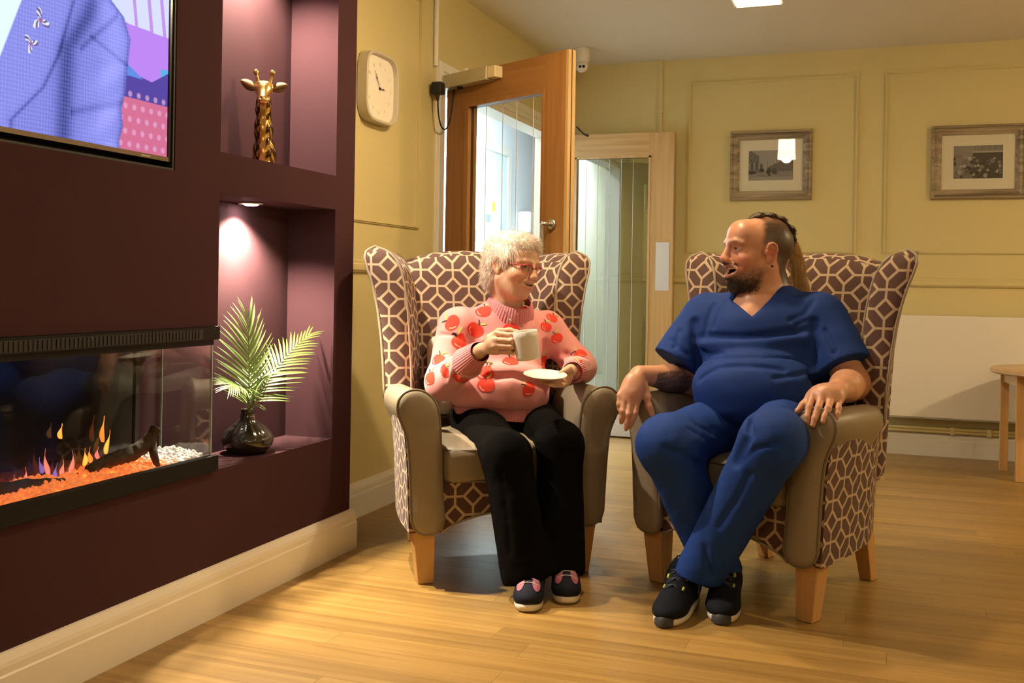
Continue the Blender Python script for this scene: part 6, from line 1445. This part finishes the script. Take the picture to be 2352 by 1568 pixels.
# scrub top
SCRUB = mat('royal_blue_cotton', (0.0042, 0.031, 0.185), 0.8, spec=0.3, var=0.05, vscale=20, bump=0.12, bscale=500)
fs = Form()
fs.ell(CHM, (.212, .142, .160), RM, .05).ell((-0.3795, 3.4462, 0.6713), (.212, .172, .135), RM, .05).ell((-0.3754, 3.4690, 0.6115), (.204, .166, .070), RM, .04)
fs.cap((-0.5579, 3.5944, 0.9054), (-0.2041, 3.5522, 0.9123), .074, .074, .05).cap((-0.3523, 3.5836, 0.9362), (-0.3768, 3.5535, 0.8471), .095, .12, .05)
fs.cap(SRm, (-0.6753, 3.5254, 0.7313), .084, .082, .045).cap(SLm, (-0.0979, 3.4683, 0.7396), .088, .088, .045)
fs.cut((-0.6698, 3.5274, 0.7405), np.array((-0.6866, 3.5160, 0.6921)) - np.array(SRm), ((-0.6753, 3.5254, 0.7283), .13)).cut((-0.1048, 3.4711, 0.7461), np.array((-0.0930, 3.4541, 0.7100)) - np.array(SLm), ((-0.0978, 3.4683, 0.7325), .14))
_ap = np.array((-0.3764, 3.3729, 0.9051)); _n1 = np.array([0, 0, 0.]); 
def vneck(Q, F):
    q = Q - _v(_ap); rx = q @ _v((0.940, 0.340, 0)); z = q[..., 2]; dfr = q @ _v((-.34, .94, 0))
    e = np.minimum(z - np.where(rx > 0, rx * .93, -rx * 1.10), .2) * .72
    e = np.where(dfr < .16, e, -.2)
    return np.maximum(F, e)
folds(fs, [([(-0.5739, 3.4078, 0.8322), (-0.5117, 3.3772, 0.8384), (-0.4270, 3.3759, 0.8370), (-0.3470, 3.4048, 0.8440), (-0.2554, 3.4592, 0.8589), (-0.2005, 3.5003, 0.8734)], 0.0187, .012), ([(-0.5599, 3.4129, 0.8106), (-0.4507, 3.3461, 0.8206), (-0.3447, 3.3844, 0.8252), (-0.2283, 3.4690, 0.8394)], -0.0170, .018),
           ([(-0.5374, 3.3679, 0.7592), (-0.4472, 3.3260, 0.7740), (-0.3539, 3.3491, 0.7791), (-0.2244, 3.4279, 0.7624)], 0.0119, .010), ([(-0.5566, 3.3609, 0.6959), (-0.4833, 3.2917, 0.7427), (-0.3893, 3.3044, 0.7500), (-0.2859, 3.3525, 0.7399)], 0.0102, .010), ([(-0.3116, 3.3432, 0.7145), (-0.2480, 3.3874, 0.7222), (-0.1842, 3.4424, 0.7377)], 0.0102, .008), ([(-0.5734, 3.4080, 0.7959), (-0.5325, 3.3803, 0.7773), (-0.4767, 3.3367, 0.7863)], 0.0102, .008),
           ([(-0.5986, 3.5053, 0.8794), (-0.5865, 3.4671, 0.8070), (-0.5756, 3.4285, 0.7216)], 0.0272, .012), ([(-0.2034, 3.4992, 0.8906), (-0.1973, 3.4589, 0.8210), (-0.2028, 3.4357, 0.7374), (-0.2072, 3.4341, 0.6809)], 0.0306, .013), ([(-0.5362, 3.5278, 0.9403), (-0.5524, 3.5219, 0.8952), (-0.5548, 3.4679, 0.8449)], 0.0102, .009), ([(-0.5013, 3.5404, 0.9559), (-0.5143, 3.4826, 0.9119), (-0.5229, 3.4476, 0.8686)], 0.0102, .008),
           ([(-0.2097, 3.5395, 0.9619), (-0.2309, 3.4893, 0.9189), (-0.2778, 3.4724, 0.8965)], 0.0102, .008), ([(-0.1954, 3.4809, 0.8842), (-0.2225, 3.4711, 0.8980), (-0.2558, 3.4590, 0.8832)], 0.0102, .008), ([(-0.1662, 3.4489, 0.8649), (-0.1368, 3.4064, 0.8119), (-0.1226, 3.4009, 0.7642)], 0.0119, .009), ([(-0.6474, 3.4876, 0.8487), (-0.6523, 3.4539, 0.8053), (-0.6595, 3.4407, 0.7614)], 0.0102, .008), ([(-0.6750, 3.4776, 0.8183), (-0.6409, 3.4581, 0.7907), (-0.6127, 3.4683, 0.7689)], 0.0085, .007)])
fs.post += [lambda Q, F: F + .0032 * vnoise(Q, 30, 7) + .0016 * vnoise(Q * np.array([.5, .5, 1.6], np.float32), 75, 8), vneck]
hmp = (-0.3695, 3.4605, 0.5636); fs.cut(hmp, (0, .1, -1))
V, F = fs.skin(.0048); V = relax(V, F, 1, .5); top = mk('scrub_top', V, F, SCRUB, man, True, org=OM)
bvt = BVHTree.FromPolygons([Vector(v) for v in V], [tuple(f) for f in F.tolist()])
# trousers
SCR2 = mat('royal_blue_trouser', (0.0042, 0.035, 0.205), 0.8, spec=0.3, var=0.05, vscale=20, bump=0.12, bscale=500)
ft = Form(); ft.ell((-0.3772, 3.5321, 0.5605), (.208, .165, .085), RM, .05)
ft.cap((-0.4625, 3.5757, 0.5382), KRm, .106, .086, .035).cap(KRm, (-0.4627, 3.2779, 0.0925), .086, .074, .045)
ft2 = Form(); ft2.cap((-0.2784, 3.4934, 0.5594), KLm, .106, .088, .035).cap(KLm, (-0.5172, 3.1731, 0.1111), .090, .076, .045)
folds(ft, [([(-0.4995, 3.3284, 0.5420), (-0.4195, 3.2510, 0.5159), (-0.3934, 3.2073, 0.4902)], 0.0170, .010), ([(-0.5528, 3.3092, 0.5551), (-0.4582, 3.2370, 0.5221), (-0.4122, 3.2005, 0.4764)], 0.0085, .006), ([(-0.5791, 3.2997, 0.5406), (-0.4837, 3.2278, 0.5080), (-0.4373, 3.1914, 0.4625)], 0.0085, .006), ([(-0.6053, 3.0775, 0.5078), (-0.5552, 3.0956, 0.4888), (-0.4925, 3.1183, 0.4567)], 0.0136, .009)])
folds(ft2, [([(-0.3742, 3.3737, 0.5864), (-0.3786, 3.2658, 0.5371), (-0.4055, 3.1497, 0.4715)], 0.0238, .014), ([(-0.3803, 3.0525, 0.4887), (-0.3272, 3.0185, 0.5358), (-0.2682, 3.0399, 0.5558)], 0.0102, .008), ([(-0.3557, 3.0614, 0.4507), (-0.3841, 2.9979, 0.3836), (-0.4304, 2.9812, 0.3072)], 0.0102, .010), ([(-0.5102, 3.0055, 0.3070), (-0.4650, 2.9687, 0.2436), (-0.4520, 2.9734, 0.1681)], 0.0102, .010)])
for f_ in (ft, ft2): f_.post += [lambda Q, F: F + .004 * vnoise(Q * np.array([1, 1, .5], np.float32), 40, 12) + .0014 * vnoise(Q, 110, 13)]
ft2.cut((-0.5145, 3.1741, 0.1003), np.array((-0.4917, 3.1505, 0.0837)) - np.array((-0.4548, 3.1532, 0.2406)), ((-0.5170, 3.1732, 0.0949), .13))
ft.cut((-0.4613, 3.2784, 0.0842), np.array(ARm) - np.array(KRm), ((-0.4613, 3.2784, 0.0842), .10))
V, F = ft.skin(.0055); V = relax(V, F, 1, .5); V2, F2 = ft2.skin(.0055); V2 = relax(V2, F2, 1, .5); F = np.concatenate([F, F2 + len(V)]); V = np.concatenate([V, V2]); tr = mk('scrub_trousers', V, F, SCR2, man, True, org=OM)
for dx in (0, 14): MB().tube([Vector(np.array(p) - OM) for p in snap(ft, [(-0.3915, 3.3674, 0.5903), (-0.3852, 3.3165, 0.5743), (-0.3823, 3.3176, 0.5508)])] if dx == 0 else [Vector(np.array(p) - OM) for p in snap(ft, [(-0.3835, 3.3703, 0.5905), (-0.3696, 3.3222, 0.5774), (-0.3615, 3.3251, 0.5581)])], .0035, 6).build('drawstring', SCR2, tr, True)
# sock and trainers
DNAVY = mat('dark_trainer_mesh', (0.004, 0.005, 0.010), 0.85, spec=0.2, bump=0.25, bscale=350); LACE = mat('navy_lace', (0.02, 0.025, 0.06), 0.7); NEON = mat('neon_tab', (0.45, 0.50, 0.05), 0.6); TOEC = mat('rubber_toe', (0.03, 0.03, 0.032), 0.6)
fk = Form().cap((-0.5431, 3.1850, 0.1635), (-0.5566, 3.2015, 0.0555), .041, .040, .01); fk.cut((-0.5431, 3.1851, 0.1594), (0, 0, 1)); V, F = fk.skin(.004); mk('sock', V, F, mat('white_sock', (0.6, 0.52, 0.45), 0.9), man, True, org=OM)
for hl, te in (((-0.5578, 3.2914, 0.0054), (-0.5846, 2.9627, 0.0030)), ((-0.4538, 3.3821, 0.0007), (-0.4290, 3.0562, 0.0019))):
    o, W, q, ww = shoe(man, OM, hl, te, .112, DNAVY, SOLW, 'shoe', hgt=.112, ankle=.150)
    bv = BVHTree.FromPolygons([v.co + Vector(OM) for v in o.data.vertices], [tuple(p.vertices) for p in o.data.polygons])
    def on(a, b, lift=.002):
        st_ = Vector(W((a, b, .2))); r_ = bv.ray_cast(st_, Vector((0, 0, -1)), .3); return (r_[0] if r_[0] else Vector(W((a, b, .06)))) + Vector((0, 0, lift)) - Vector(OM)
    for k in range(4):
        b0, b1 = (.052 - .024 * k) * q, (.040 - .024 * k) * q
        MB().tube([on(-.022 * ww, b0), on(0, (b0 + b1) / 2, .005), on(.022 * ww, b1)], .0026, 6).build('lace', LACE, o, True)
        MB().tube([on(.022 * ww, b0), on(0, (b0 + b1) / 2, .006), on(-.022 * ww, b1)], .0026, 6).build('lace', LACE, o, True)
    for s in (-1, 1):
        MB().tube([on(s * .004, -.030 * q, .006), on(s * .020, -.020 * q, .012), on(s * .038, -.028 * q, .006), on(s * .026, -.040 * q, .004), on(s * .006, -.034 * q, .006)], .0022, 6).build('lace_bow', LACE, o, True)
        for b in (.045, .010): MB().tube([on(s * .026 * ww, b * q, .002), on(s * .026 * ww, (b - .010) * q, .002)], .004, 6).build('eyelet_tab', NEON, o, True)
    MB().tube([on(-.012, -.040 * q, .0), on(.012, -.040 * q, .0)], .0075, 8).build('tongue_label', NEON, o, True)
    V = []; n = 12
    for i in range(n + 1):
        a = (-.026 + .052 * i / n) * ww; yb = .137 * q * (1 - .55 * (a / .06) ** 2)
        for z, y_ in ((.004, yb + .002), (.022, yb + .003), (.040 - 18 * a * a, yb - .012), (.046 - 22 * a * a, yb - .026)): V.append(W((a, y_ + .004, z)))
    F = [(4 * i + k, 4 * i + k + 1, 4 * i + 5 + k, 4 * i + 4 + k) for i in range(n) for k in range(3)]
    mk('toe_cap', V, F, TOEC, o, True, org=OM)


# small glowing surfaces need no explicit light sampling (their lamps, or the pendants, do the lighting)
for m in bpy.data.materials:
    if any(m.name.startswith(k) for k in ('tv_screen', 'ember', 'clear_crystal', 'flame', 'corridor_diffuser', 'bulb_glow', 'downlight_lens')): m.cycles.emission_sampling = 'NONE'
